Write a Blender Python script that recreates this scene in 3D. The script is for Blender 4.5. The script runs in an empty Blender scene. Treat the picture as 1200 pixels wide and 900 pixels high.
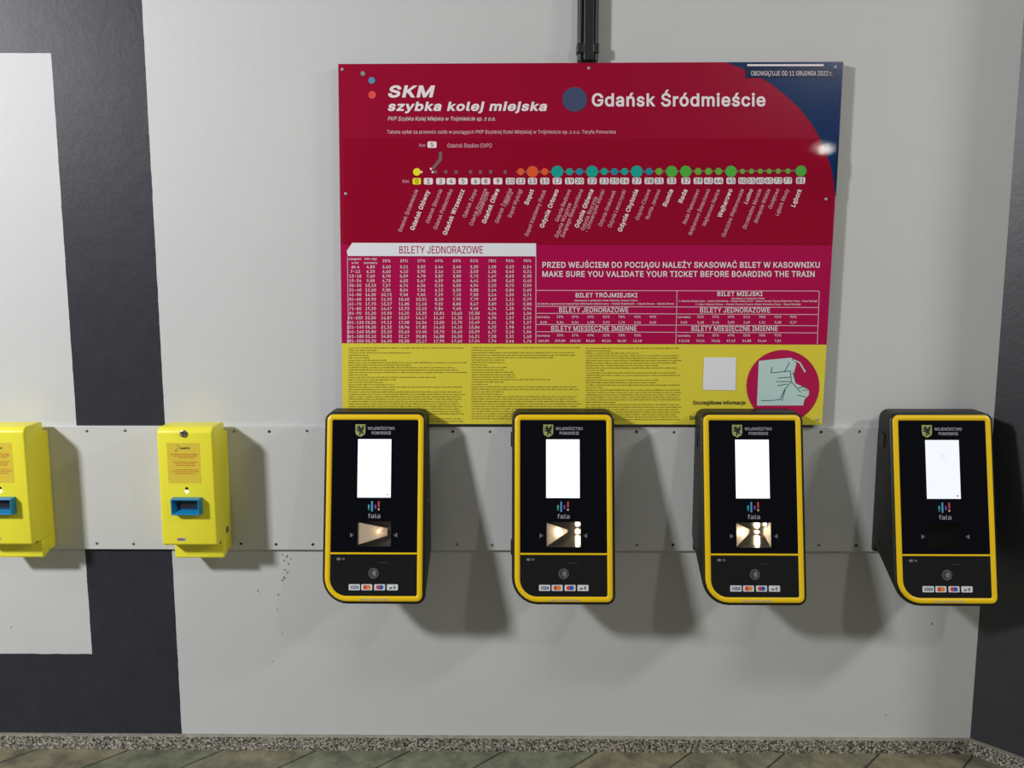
import bpy, bmesh, math, random
from mathutils import Vector, Matrix
S = bpy.context.scene
C = S.collection
random.seed(7)

# ------------------------------------------------------------------ camera
ZC = 1.441            # eye height above the floor
D = 2.36              # distance of the eye from the tiled wall
FPX, PITCH, YAW, ROLL = 948.4, 0.1245, -0.011, -0.0006
fw = Vector((math.sin(YAW)*math.cos(PITCH), math.cos(YAW)*math.cos(PITCH), -math.sin(PITCH)))
rt = Vector((math.cos(YAW), -math.sin(YAW), 0)); up = rt.cross(fw)
rt, up = (math.cos(ROLL)*rt + math.sin(ROLL)*up), (-math.sin(ROLL)*rt + math.cos(ROLL)*up)
cd = bpy.data.cameras.new('camera'); cam = bpy.data.objects.new('camera', cd); C.objects.link(cam)
cam.matrix_world = Matrix(((rt.x, up.x, -fw.x, 0), (rt.y, up.y, -fw.y, -D), (rt.z, up.z, -fw.z, ZC), (0, 0, 0, 1)))
cd.sensor_width = 36; cd.lens = 36*FPX/1200; cd.clip_start = .05
S.camera = cam

# ------------------------------------------------------------------ light
w = bpy.data.worlds.new('world'); S.world = w; w.use_nodes = True
bg = w.node_tree.nodes['Background']
bg.inputs[0].default_value = (1.0, .985, .90, 1); bg.inputs[1].default_value = .125

def area(name, loc, target, sx, sy, power, col):
    l = bpy.data.lights.new(name, 'AREA'); l.shape = 'RECTANGLE'; l.size = sx; l.size_y = sy
    l.energy = power; l.color = col
    o = bpy.data.objects.new(name, l); C.objects.link(o); o.location = loc
    o.rotation_euler = (Vector(target)-Vector(loc)).to_track_quat('-Z', 'Y').to_euler()
    return o
area('ceiling_lamp_light', (-3.7, -2.8, 3.05), (-1.0, -.4, .6), .40, .40, 176, (.965, .975, 1.0))
area('ceiling_lamp_light', (4.2, -1.65, 3.10), (3.9, -1.4, 0), .45, .45, 100, (1.0, 1.0, .93))
area('ceiling_lamp_light', (1.9, -2.5, 3.05), (.9, 0, 1.2), .16, .28, 11, (1.0, .99, .95))  # weak lamp added to throw the glare on the poster sheet

vs = S.view_settings
S.display_settings.display_device = 'sRGB'
vs.view_transform = 'Standard'; vs.look = 'None'; vs.gamma = 1; vs.use_curve_mapping = False
vs.exposure = 0.0

# ------------------------------------------------------------------ materials
def lin(c):
    c /= 255.
    return c/12.92 if c <= .04045 else ((c+.055)/1.055)**2.4
def col(r, g, b, ref=None, alb=.62):
    k = 1 if ref is None else alb/lin(ref)
    return tuple(min(.95, lin(v)*k) for v in (r, g, b)) + (1,)
MATS = {}
def mat(name, c, rough=.5, metal=0, emit=None, es=0, spec=.5, coat=0):
    m = bpy.data.materials.new(name); m.use_nodes = True
    b = m.node_tree.nodes['Principled BSDF']
    b.inputs['Base Color'].default_value = c; b.inputs['Roughness'].default_value = rough
    b.inputs['Metallic'].default_value = metal; b.inputs['Specular IOR Level'].default_value = spec
    b.inputs['Coat Weight'].default_value = coat; b.inputs['Coat Roughness'].default_value = .05
    if emit: b.inputs['Emission Color'].default_value = emit; b.inputs['Emission Strength'].default_value = es
    MATS[name] = m
    return m
class G:                                       # tiny node-graph helper
    def __init__(s, m): s.t = m.node_tree; s.b = s.t.nodes['Principled BSDF']
    def n(s, ty, **k):
        o = s.t.nodes.new(ty)
        for a, v in k.items():
            if a.startswith('i_'): o.inputs[a[2:].replace('_', ' ')].default_value = v
            else: setattr(o, a, v)
        return o
    def l(s, a, b): s.t.links.new(a, b)
    def math(s, op, a, b=None):
        o = s.n('ShaderNodeMath', operation=op)
        for i, v in enumerate((a, b)):
            if v is None: continue
            if isinstance(v, (int, float)): o.inputs[i].default_value = v
            else: s.l(v, o.inputs[i])
        return o.outputs[0]
    def mix(s, f, a, b):
        o = s.n('ShaderNodeMix', data_type='RGBA')
        for i, v in ((0, f), (6, a), (7, b)):
            if isinstance(v, (tuple, float, int)): o.inputs[i].default_value = v
            else: s.l(v, o.inputs[i])
        return o.outputs[2]
    def bump(s, h, strength, dist=.002):
        o = s.n('ShaderNodeBump'); o.inputs['Strength'].default_value = strength; o.inputs['Distance'].default_value = dist
        s.l(h, o.inputs['Height']); s.l(o.outputs[0], s.b.inputs['Normal'])

def wall_material(name, painted):
    m = mat(name, (.6, .6, .6, 1), .5); g = G(m)
    geo = g.n('ShaderNodeNewGeometry'); sp = g.n('ShaderNodeSeparateXYZ'); g.l(geo.outputs['Position'], sp.inputs[0])
    nz = g.n('ShaderNodeTexNoise', i_Scale=2.2, i_Detail=6.0, i_Roughness=.6); g.l(geo.outputs['Position'], nz.inputs['Vector'])
    fine = g.n('ShaderNodeTexNoise', i_Scale=16.0, i_Detail=8.0, i_Roughness=.72); g.l(geo.outputs['Position'], fine.inputs['Vector'])
    edge = g.math('MULTIPLY', g.math('SUBTRACT', fine.outputs['Fac'], .5), .006)
    x = g.math('ADD', sp.outputs[0], edge); z = g.math('ADD', sp.outputs[2], edge)
    white = g.mix(nz.outputs['Fac'], (.585, .585, .59, 1), (.66, .66, .655, 1))
    dk = g.mix(fine.outputs['Fac'], (.016, .017, .025, 1), (.044, .045, .058, 1))
    if painted == 'frame':
        left = g.math('LESS_THAN', x, -1.0572)                       # right edge of the dark band
        inx = g.math('LESS_THAN', x, -1.322)                          # white field inside the dark frame
        inz = g.math('MULTIPLY', g.math('GREATER_THAN', z, ZC-1.136), g.math('LESS_THAN', z, ZC+.642))
        dark = g.math('MULTIPLY', left, g.math('SUBTRACT', 1.0, g.math('MULTIPLY', inx, inz)))
        c = g.mix(dark, white, dk)
        ro = g.math('ADD', .55, g.math('MULTIPLY', dark, -.12))
    else:
        c = g.mix(fine.outputs['Fac'], (.020, .022, .027, 1), (.034, .036, .042, 1)); ro = None
        m.node_tree.nodes['Principled BSDF'].inputs['Roughness'].default_value = .4
    g.l(c, g.b.inputs['Base Color'])
    if ro:
        g.l(ro, g.b.inputs['Roughness']); g.l(g.math('SUBTRACT', .5, g.math('MULTIPLY', dark, .24)), g.b.inputs['Specular IOR Level'])
    g.bump(fine.outputs['Fac'], .35, .003)
    return m
wall_material('wall_paint', 'frame'); wall_material('dark_wall_paint', 'dark')

m = mat('terrazzo', (.3, .3, .3, 1), .5); g = G(m)
geo = g.n('ShaderNodeNewGeometry')
vo = g.n('ShaderNodeTexVoronoi', i_Scale=230.0); g.l(geo.outputs['Position'], vo.inputs['Vector'])
rp = g.n('ShaderNodeValToRGB'); rp.color_ramp.interpolation = 'CONSTANT'
e = rp.color_ramp.elements; e[0].color = (.05, .048, .042, 1); e[1].position = .26; e[1].color = (.21, .19, .155, 1)
for p, c in ((.5, (.34, .31, .26, 1)), (.72, (.52, .48, .41, 1)), (.88, (.10, .09, .08, 1))):
    q = e.new(p); q.color = c
sx = g.n('ShaderNodeSeparateColor'); g.l(vo.outputs['Color'], sx.inputs[0]); g.l(sx.outputs[0], rp.inputs[0])
g.l(rp.outputs[0], g.b.inputs['Base Color'])

m = mat('plinth_ledge', (.34, .32, .29, 1), .6); g = G(m)
nz = g.n('ShaderNodeTexNoise', i_Scale=40.0, i_Detail=6.0); geo = g.n('ShaderNodeNewGeometry'); g.l(geo.outputs['Position'], nz.inputs['Vector'])
g.l(g.mix(nz.outputs['Fac'], (.13, .12, .10, 1), (.40, .37, .31, 1)), g.b.inputs['Base Color'])

m = mat('stone_floor', (.2, .2, .15, 1), .5); g = G(m)
geo = g.n('ShaderNodeNewGeometry'); mp = g.n('ShaderNodeMapping'); mp.inputs['Rotation'].default_value = (0, 0, math.radians(-45))
mp.inputs['Location'].default_value = (.2, -.028, 0)
g.l(geo.outputs['Position'], mp.inputs['Vector'])
br = g.n('ShaderNodeTexBrick', offset=.5)
br.inputs['Scale'].default_value = 1; br.inputs['Mortar Size'].default_value = .004; br.inputs['Mortar Smooth'].default_value = .3
br.inputs['Brick Width'].default_value = 1.3; br.inputs['Row Height'].default_value = .205
br.inputs['Color1'].default_value = (.16, .18, .13, 1); br.inputs['Color2'].default_value = (.205, .18, .125, 1)
br.inputs['Mortar'].default_value = (.045, .043, .033, 1)
g.l(mp.outputs[0], br.inputs['Vector'])
nz = g.n('ShaderNodeTexNoise', i_Scale=14.0, i_Detail=8.0, i_Roughness=.65); g.l(geo.outputs['Position'], nz.inputs['Vector'])
rp = g.n('ShaderNodeValToRGB'); rp.color_ramp.elements[0].position = .35; rp.color_ramp.elements[0].color = (.55, .58, .55, 1)
rp.color_ramp.elements[1].position = .65; rp.color_ramp.elements[1].color = (1.35, 1.3, 1.2, 1); g.l(nz.outputs['Fac'], rp.inputs[0])
mx = g.n('ShaderNodeMix', data_type='RGBA', blend_type='MULTIPLY'); mx.inputs[0].default_value = 1
g.l(br.outputs['Color'], mx.inputs[6]); g.l(rp.outputs[0], mx.inputs[7]); g.l(mx.outputs[2], g.b.inputs['Base Color'])
g.bump(br.outputs['Fac'], -.6, .003)

mat('panel_metal', (.64, .64, .635, 1), .42)
mat('screw_metal', (.30, .29, .27, 1), .35, .9)
mat('dark_fastener', (.02, .02, .02, 1), .5)
m = mat('yellow_enamel', col(248, 234, 60, 202), .38, spec=.4)
m = mat('sticker_yellow', col(232, 205, 60, 208), .5)  # the sticker's own orange-yellow ground
mat('red_ink', col(215, 105, 45, 208), .6)
mat('black_ink', (.015, .015, .015, 1), .6)
mat('green_brown_ink', col(120, 112, 20, 208), .7)
mat('blue_plastic', col(18, 128, 178, 208), .35)
mat('blue_plastic_shaded', col(8, 60, 95, 208), .5)
mat('lens_black', (.01, .01, .01, 1), .2)
mat('status_led', (.9, .9, .8, 1), .3, emit=(1, 1, .85, 1), es=1.4)
mat('slot_black', (.004, .006, .012, 1), .6)
# poster inks
gl = .22
def gloss(name, c, rough=gl, bump=.10, coat=.0):
    m = mat(name, c, rough, spec=.4, coat=coat); g = G(m)
    geo = g.n('ShaderNodeNewGeometry')
    nz = g.n('ShaderNodeTexNoise', i_Scale=260.0, i_Detail=4.0, i_Roughness=.6); g.l(geo.outputs['Position'], nz.inputs['Vector'])
    g.bump(nz.outputs['Fac'], bump, .002)
    return m
gloss('crimson_print', col(144, 2, 44, 185))
gloss('crimson_sheet', col(138, 0, 38, 185), .07, .07)
gloss('blue_sheet', col(6, 40, 84, 180), .07, .07)
gloss('magenta_print', col(164, 0, 70, 188), .3)
gloss('yellow_print', col(214, 200, 62, 190), .3)
gloss('blue_print', col(6, 40, 84, 180))
gloss('navy_print', col(10, 30, 60, 170))
mat('white_print', col(236, 222, 228, 196), .4)
mat('white_bright', col(232, 232, 238, 200), .4)
mat('pink_print', col(226, 178, 196, 196), .4)
mat('crimson_ink', col(172, 10, 72, 190), .4)
mat('olive_ink', col(142, 132, 48, 190), .5)
mat('dark_ink', col(50, 46, 34, 190), .5)
mat('grey_print', col(112, 92, 98, 190), .4)
mat('slate_print', col(62, 72, 104, 190), .4)
mat('teal_print', col(0, 152, 138, 185), .4)
mat('bluegreen_print', col(20, 128, 148, 185), .4)
mat('orange_print', col(224, 84, 36, 190), .4)
mat('coral_print', col(226, 74, 66, 195), .4)
mat('sky_print', col(72, 145, 178, 195), .4)
mat('sage_print', col(120, 150, 125, 195), .4)
mat('green_print', col(68, 158, 52, 180), .4)
mat('lime_print', col(96, 152, 48, 180), .4)
mat('sun_print', col(236, 222, 20, 190), .4)
mat('map_land', col(166, 190, 186, 175), .4)
mat('map_ink', col(40, 70, 80, 180), .4)
mat('foam_edge', col(40, 20, 30, 180), .5)
# validators
m = mat('black_plastic', (.011, .011, .010, 1), .45, spec=.38); g = G(m)
geo = g.n('ShaderNodeNewGeometry')
nz = g.n('ShaderNodeTexNoise', i_Scale=420.0, i_Detail=2.0); g.l(geo.outputs['Position'], nz.inputs['Vector']); g.bump(nz.outputs['Fac'], .2, .001)
mat('amber_frame', col(250, 186, 14, 186), .35)
mat('black_glass', (.0012, .0016, .0050, 1), .06, spec=.30)
mat('lower_glass', (.007, .0075, .0095, 1), .11, spec=.6)
def screen_mat(name, c, s):
    m = mat(name, (0, 0, 0, 1), .2, emit=c, es=s)
screen_mat('screen_light', (.93, .96, 1.0, 1), 1.5)
screen_mat('screen_light_dim', (.90, .93, 1.0, 1), 1.02)
mat('screen_mark', (.02, .02, .02, 1), .4, emit=(.72, .72, .80, 1), es=.95)
mat('pale_mark', (.42, .42, .47, 1), .5)
mat('mid_mark', (.20, .20, .21, 1), .5)
mat('dim_mark', (.045, .045, .05, 1), .5)
mat('crest_gold', (.36, .39, .13, 1), .5)
mat('crest_black', (.012, .014, .012, 1), .5)
mat('bar_teal', (.05, .42, .36, 1), .5)
mat('bar_blue', (.10, .33, .62, 1), .5)
mat('bar_purple', (.20, .06, .42, 1), .5)
mat('bar_red', (.55, .07, .07, 1), .5)
mat('bar_sand', (.70, .50, .38, 1), .5)
mat('badge_white', (.72, .74, .78, 1), .4)
mat('badge_navy', (.03, .045, .22, 1), .5)
mat('badge_red', (.70, .06, .03, 1), .5)
mat('badge_orange', (.80, .25, .04, 1), .5)
mat('badge_blue', (.03, .10, .50, 1), .5)
mat('badge_grey', (.10, .11, .12, 1), .5)
mat('recess_metal', (.17, .15, .12, 1), .30, .7)
mat('recess_plate', (.75, .60, .45, 1), .38, .3)
mat('recess_unlit', (.0015, .0015, .0015, 1), .6, spec=.1)
mat('warm_led', (1, 1, 1, 1), .3, emit=(1.0, .86, .60, 1), es=5)
mat('warm_led_low', (1, 1, 1, 1), .3, emit=(1.0, .60, .28, 1), es=1.2)
mat('chrome', (.6, .6, .6, 1), .2, 1)
mat('conduit_plastic', (.017, .021, .021, 1), .38)
mat('rubber_grey', (.028, .034, .036, 1), .5)
# clear pane
m = bpy.data.materials.new('clear_pane'); m.use_nodes = True; t = m.node_tree; t.nodes.clear()
o = t.nodes.new('ShaderNodeOutputMaterial'); ms = t.nodes.new('ShaderNodeMixShader'); ms.inputs[0].default_value = .03
a = t.nodes.new('ShaderNodeBsdfTransparent'); b = t.nodes.new('ShaderNodeBsdfGlossy'); b.inputs['Roughness'].default_value = .04
t.links.new(a.outputs[0], ms.inputs[1]); t.links.new(b.outputs[0], ms.inputs[2]); t.links.new(ms.outputs[0], o.inputs[0]); MATS['clear_pane'] = m

# ------------------------------------------------------------------ mesh helpers
class MB:
    """collects shapes (each with a material) and links them as one mesh object"""
    def __init__(s): s.v = []; s.f = []; s.m = []; s.names = []
    def mi(s, name):
        if name not in s.names: s.names.append(name)
        return s.names.index(name)
    def add(s, verts, faces, m):
        k = len(s.v); s.v += [tuple(v) for v in verts]; i = s.mi(m)
        for f in faces: s.f.append([k+j for j in f]); s.m.append(i)
    def box(s, a, b, m):
        (x0, y0, z0), (x1, y1, z1) = a, b
        s.add([(x0,y0,z0),(x1,y0,z0),(x1,y1,z0),(x0,y1,z0),(x0,y0,z1),(x1,y0,z1),(x1,y1,z1),(x0,y1,z1)],
              [(0,3,2,1),(4,5,6,7),(0,1,5,4),(1,2,6,5),(2,3,7,6),(3,0,4,7)], m)
    def loops(s, L, m, cap0=False, cap1=False, closed=True):
        n = len(L[0]); vv = [p for l in L for p in l]; ff = []
        for a in range(len(L)-1):
            for i in range(n if closed else n-1):
                j = (i+1) % n; ff.append((a*n+i, a*n+j, (a+1)*n+j, (a+1)*n+i))
        if cap0: ff.append(tuple(range(n))[::-1])
        if cap1: ff.append(tuple((len(L)-1)*n+i for i in range(n)))
        s.add(vv, ff, m)
    def build(s, name, parent=None, bevel=0, smooth=False, auto=None, seg=2):
        me = bpy.data.meshes.new(name); me.from_pydata(s.v, [], s.f)
        for nme in s.names: me.materials.append(MATS[nme])
        me.polygons.foreach_set('material_index', s.m)
        bm = bmesh.new(); bm.from_mesh(me)
        if bevel:
            bmesh.ops.recalc_face_normals(bm, faces=bm.faces)
            ed = [e for e in bm.edges if len(e.link_faces) == 2 and e.calc_face_angle(0) > .5]
            bmesh.ops.bevel(bm, geom=ed, offset=bevel, segments=seg, profile=.5, affect='EDGES', clamp_overlap=True)
        bm.to_mesh(me); bm.free()
        if smooth:
            me.shade_smooth()
        elif auto:
            me.shade_smooth(); me.set_sharp_from_angle(angle=math.radians(auto))
        me.update()
        o = bpy.data.objects.new(name, me); C.objects.link(o)
        if parent: o.parent = parent
        return o
def fix_normals(o):
    bm = bmesh.new(); bm.from_mesh(o.data); bmesh.ops.recalc_face_normals(bm, faces=bm.faces); bm.to_mesh(o.data); bm.free()
def thing(name, loc, label, cat, group=None):
    o = bpy.data.objects.new(name, None); C.objects.link(o); o.location = loc; o.empty_display_size = .05
    o['label'] = label; o['category'] = cat
    if group: o['group'] = group
    return o
def rr(x0, x1, z0, z1, tl, tr, br_, bl, n=7):
    """rounded rectangle seen from the front, clockwise from the top-left"""
    P = []
    for cx, cz, r, a0 in ((x0+tl, z1-tl, tl, 180), (x1-tr, z1-tr, tr, 90), (x1-br_, z0+br_, br_, 0), (x0+bl, z0+bl, bl, -90)):
        for i in range(n+1):
            a = math.radians(a0-90*i/n); P.append((cx+r*math.cos(a), cz+r*math.sin(a)))
    return P

# letter outlines by character code: advance, then contours of x, y pairs; capital height 280 units
SPACE_ADV = 103
GLYPHS = {
    37: (372, (97, 156, 80, 158, 66, 163, 55, 173, 48, 184, 43, 198, 41, 213, 41, 227, 43, 242, 48, 256, 56, 267, 67, 277, 80, 283, 97, 285, 113, 283, 127, 277, 138, 267, 145, 256, 150, 242, 152, 227, 152, 213, 150, 198, 145, 184, 137, 173, 127, 163, 113, 158), (97, 180, 109, 183, 117, 190, 121, 201, 123, 213, 123, 227, 121, 239, 117, 250, 109, 258, 97, 260, 84, 258, 76, 250, 71, 239, 70, 227, 70, 213, 71, 201, 76, 190, 84, 183), (276, -5, 259, -3, 246, 3, 235, 12, 227, 23, 222, 37, 220, 52, 220, 66, 222, 81, 227, 95, 235, 107, 246, 116, 260, 122, 276, 124, 292, 122, 306, 116, 317, 107, 325, 95, 329, 81, 331, 66, 331, 52, 329, 37, 324, 23, 317, 12, 306, 3, 292, -3), (276, 19, 288, 22, 296, 29, 301, 40, 302, 52, 302, 66, 301, 78, 296, 89, 288, 97, 276, 99, 264, 97, 255, 89, 251, 78, 249, 66, 249, 52, 251, 40, 255, 29, 263, 22), (73, 0, 265, 280, 297, 280, 105, 0)),
    38: (246, (108, -4, 83, -1, 61, 6, 43, 19, 30, 34, 22, 53, 19, 73, 21, 90, 26, 104, 35, 117, 47, 129, 77, 154, 119, 185, 130, 194, 140, 206, 144, 223, 142, 235, 135, 245, 125, 252, 111, 254, 92, 249, 85, 244, 80, 237, 76, 229, 75, 219, 80, 200, 93, 180, 112, 156, 241, 0, 200, 0, 94, 127, 67, 161, 48, 189, 43, 204, 42, 219, 44, 237, 50, 252, 60, 265, 74, 275, 91, 281, 110, 283, 130, 281, 146, 275, 160, 265, 170, 253, 176, 238, 178, 222, 177, 210, 173, 199, 160, 179, 141, 161, 85, 120, 70, 107, 61, 96, 55, 85, 53, 72, 55, 59, 60, 48, 68, 39, 79, 32, 92, 27, 106, 26, 123, 27, 138, 33, 153, 41, 166, 53, 177, 67, 185, 83, 190, 102, 192, 123, 224, 123, 223, 99, 218, 79, 212, 63, 204, 51, 190, 34, 183, 26, 168, 13, 149, 4, 129, -2)),
    40: (150, (49, 114, 51, 145, 55, 178, 63, 211, 72, 243, 84, 272, 97, 297, 130, 297, 105, 236, 89, 173, 85, 142, 83, 114, 84, 89, 88, 63, 104, 9, 130, -53, 97, -53, 76, -12, 61, 30, 52, 72)),
    41: (150, (20, -53, 47, 10, 62, 64, 67, 114, 66, 142, 61, 173, 45, 236, 34, 267, 20, 297, 53, 297, 66, 272, 78, 243, 88, 211, 95, 178, 100, 145, 101, 114, 98, 72, 89, 29, 74, -12, 53, -53)),
    44: (103, (21, -66, 37, 39, 75, 39, 46, -66)),
    45: (249, (185, 135, 185, 103, 63, 103, 63, 135)),
    46: (103, (52, -2, 43, -1, 35, 5, 29, 13, 27, 23, 29, 32, 35, 40, 43, 46, 52, 48, 62, 46, 70, 40, 76, 32, 78, 23, 76, 13, 70, 5, 62, -1)),
    47: (137, (129, 293, 39, -42, 8, -42, 98, 293)),
    48: (249, (125, -4, 105, -2, 87, 4, 72, 13, 58, 26, 47, 43, 38, 62, 29, 98, 26, 140, 29, 182, 38, 217, 47, 237, 58, 254, 72, 267, 87, 276, 105, 282, 125, 284, 144, 282, 162, 276, 178, 267, 191, 254, 202, 237, 211, 217, 220, 182, 223, 140, 220, 98, 212, 62, 203, 43, 191, 26, 178, 13, 162, 4, 145, -2), (125, 27, 144, 31, 160, 41, 172, 57, 182, 79, 187, 107, 189, 140, 187, 173, 182, 201, 172, 223, 160, 240, 144, 250, 125, 253, 106, 250, 90, 240, 77, 223, 68, 201, 62, 173, 60, 140, 62, 107, 68, 79, 77, 57, 90, 41, 106, 31)),
    49: (249, (42, 0, 42, 30, 215, 30, 215, 0), (152, 280, 152, 0, 117, 0, 117, 247, 115, 247, 47, 197, 47, 235, 109, 280)),
    50: (249, (35, 0, 35, 26, 129, 126, 155, 155, 171, 180, 175, 192, 176, 204, 175, 218, 169, 230, 161, 240, 150, 247, 138, 251, 123, 253, 108, 251, 95, 246, 84, 238, 76, 228, 72, 214, 70, 199, 36, 199, 39, 223, 47, 243, 61, 260, 79, 273, 100, 281, 124, 284, 148, 281, 168, 273, 186, 261, 199, 245, 207, 226, 210, 205, 208, 190, 204, 175, 197, 159, 185, 142, 147, 99, 84, 33, 84, 31, 214, 31, 214, 0)),
    51: (249, (120, -4, 95, -1, 73, 5, 54, 16, 39, 32, 28, 50, 24, 73, 60, 73, 63, 59, 70, 48, 79, 39, 91, 33, 105, 29, 120, 27, 137, 29, 151, 33, 164, 41, 173, 51, 179, 64, 181, 80, 179, 94, 174, 108, 165, 120, 151, 129, 133, 134, 111, 136, 86, 136, 86, 165, 158, 247, 158, 249, 38, 249, 38, 280, 205, 280, 205, 254, 116, 153, 116, 159, 145, 159, 170, 152, 189, 139, 204, 122, 213, 102, 216, 80, 213, 57, 204, 36, 189, 20, 170, 7, 147, -1)),
    52: (249, (22, 58, 22, 87, 136, 280, 171, 280, 60, 91, 60, 89, 227, 89, 227, 58), (155, 0, 155, 67, 155, 80, 155, 175, 189, 175, 189, 0)),
    53: (249, (122, -4, 98, -1, 77, 6, 59, 18, 46, 33, 37, 51, 33, 72, 67, 72, 70, 60, 76, 49, 85, 40, 95, 33, 108, 29, 122, 27, 138, 29, 152, 35, 164, 45, 173, 57, 179, 72, 180, 89, 178, 106, 173, 122, 163, 135, 151, 144, 137, 150, 120, 152, 92, 148, 80, 142, 70, 135, 37, 139, 53, 280, 202, 280, 202, 249, 83, 249, 74, 166, 75, 166, 85, 173, 98, 179, 112, 182, 126, 184, 145, 182, 162, 177, 177, 168, 190, 157, 201, 143, 208, 127, 213, 109, 215, 90, 212, 64, 203, 42, 189, 23, 170, 8, 147, -1)),
    54: (249, (125, -4, 100, -1, 78, 8, 60, 22, 47, 41, 38, 64, 35, 89, 37, 110, 44, 132, 56, 157, 76, 187, 139, 280, 177, 280, 83, 144, 80, 144, 91, 158, 108, 169, 129, 173, 153, 170, 174, 162, 191, 149, 203, 132, 211, 111, 214, 86, 211, 62, 202, 40, 189, 22, 171, 8, 149, -1), (125, 27, 140, 29, 153, 34, 164, 44, 173, 56, 178, 70, 180, 86, 178, 103, 173, 117, 164, 129, 153, 138, 140, 144, 125, 146, 109, 144, 96, 138, 84, 130, 76, 118, 71, 103, 69, 87, 71, 71, 76, 56, 84, 44, 96, 34, 109, 29)),
    55: (249, (53, 0, 178, 247, 178, 249, 34, 249, 34, 280, 215, 280, 215, 247, 91, 0)),
    56: (249, (125, -4, 98, -1, 75, 6, 55, 18, 41, 34, 32, 53, 29, 74, 30, 92, 36, 107, 44, 121, 56, 133, 69, 141, 84, 146, 84, 147, 65, 155, 51, 169, 42, 188, 39, 209, 41, 230, 50, 248, 63, 263, 80, 274, 101, 281, 125, 284, 148, 281, 168, 274, 186, 263, 199, 248, 207, 230, 210, 209, 207, 188, 198, 170, 184, 155, 165, 147, 165, 146, 180, 141, 193, 133, 205, 121, 213, 107, 219, 92, 221, 74, 218, 53, 208, 34, 194, 18, 174, 6, 151, -1), (125, 27, 142, 29, 157, 33, 169, 41, 178, 50, 183, 62, 185, 76, 183, 91, 177, 104, 168, 114, 156, 123, 141, 128, 125, 129, 108, 128, 93, 123, 81, 114, 71, 104, 65, 91, 64, 76, 65, 62, 71, 50, 80, 41, 92, 33, 107, 29), (125, 159, 139, 161, 151, 165, 161, 172, 169, 182, 174, 193, 176, 207, 174, 220, 169, 231, 162, 240, 151, 247, 139, 252, 125, 253, 110, 252, 98, 247, 87, 240, 80, 231, 75, 220, 73, 207, 75, 193, 80, 182, 87, 172, 98, 165, 110, 161)),
    57: (249, (124, 284, 149, 281, 171, 272, 189, 258, 202, 239, 211, 216, 214, 191, 212, 170, 205, 148, 193, 123, 173, 93, 110, 0, 72, 0, 166, 136, 169, 136, 158, 122, 141, 111, 120, 107, 96, 110, 75, 118, 58, 131, 46, 148, 38, 169, 35, 194, 38, 218, 47, 240, 60, 258, 78, 272, 100, 281), (124, 253, 109, 251, 96, 246, 85, 236, 76, 224, 71, 210, 69, 194, 71, 177, 76, 163, 85, 151, 96, 142, 109, 136, 124, 134, 140, 136, 153, 142, 165, 150, 173, 162, 178, 177, 180, 193, 178, 209, 173, 224, 165, 236, 153, 246, 140, 251)),
    58: (103, (52, -2, 43, -1, 35, 5, 29, 13, 27, 23, 29, 32, 35, 40, 43, 46, 52, 48, 62, 46, 70, 40, 76, 32, 78, 23, 76, 13, 70, 5, 62, -1), (52, 149, 43, 151, 35, 156, 29, 164, 27, 174, 29, 184, 35, 192, 43, 197, 52, 199, 62, 197, 70, 192, 76, 184, 78, 174, 76, 164, 70, 156, 62, 151)),
    65: (264, (9, 0, 111, 280, 152, 280, 255, 0, 217, 0, 158, 166, 145, 205, 128, 263, 135, 263, 117, 204, 105, 166, 47, 0), (61, 78, 61, 109, 204, 109, 204, 78)),
    66: (251, (33, 0, 33, 280, 133, 280, 159, 278, 181, 270, 198, 258, 210, 243, 217, 225, 219, 206, 218, 189, 213, 176, 205, 166, 196, 157, 173, 147, 173, 144, 187, 142, 200, 135, 212, 125, 221, 112, 228, 95, 230, 75, 228, 55, 220, 37, 208, 22, 190, 10, 166, 2, 136, 0), (69, 31, 135, 31, 154, 33, 170, 37, 182, 44, 192, 58, 196, 75, 194, 89, 188, 101, 180, 112, 168, 120, 154, 125, 137, 127, 69, 127), (69, 157, 131, 157, 146, 159, 159, 163, 170, 170, 178, 180, 183, 191, 185, 205, 182, 222, 172, 236, 156, 245, 132, 249, 69, 249)),
    67: (281, (147, -4, 124, -2, 102, 4, 83, 14, 65, 27, 50, 44, 38, 63, 29, 86, 24, 112, 22, 140, 24, 168, 29, 194, 38, 216, 50, 236, 65, 253, 83, 266, 102, 276, 124, 282, 147, 284, 168, 282, 187, 278, 205, 270, 221, 259, 235, 246, 246, 230, 255, 212, 260, 192, 225, 192, 221, 205, 214, 217, 197, 236, 174, 247, 147, 251, 123, 248, 101, 238, 83, 222, 69, 200, 60, 173, 57, 140, 60, 107, 69, 80, 83, 58, 101, 42, 123, 32, 147, 29, 174, 33, 197, 44, 214, 63, 221, 75, 225, 88, 260, 88, 255, 68, 247, 50, 235, 34, 221, 21, 205, 10, 187, 3, 168, -2)),
    68: (276, (120, 0, 53, 0, 53, 31, 118, 31, 149, 35, 175, 44, 195, 60, 209, 82, 217, 109, 220, 141, 217, 172, 209, 198, 195, 220, 176, 236, 151, 245, 122, 249, 51, 249, 51, 280, 124, 280, 150, 278, 173, 273, 194, 263, 212, 251, 227, 235, 239, 215, 247, 193, 252, 168, 254, 141, 252, 113, 247, 88, 238, 65, 226, 46, 211, 30, 193, 17, 172, 8, 147, 2), (69, 280, 69, 0, 33, 0, 33, 280)),
    69: (230, (33, 0, 33, 280, 205, 280, 205, 249, 69, 249, 69, 157, 196, 157, 196, 126, 69, 126, 69, 31, 207, 31, 207, 0)),
    70: (226, (33, 0, 33, 280, 203, 280, 203, 249, 69, 249, 69, 153, 191, 153, 191, 122, 69, 122, 69, 0)),
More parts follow.
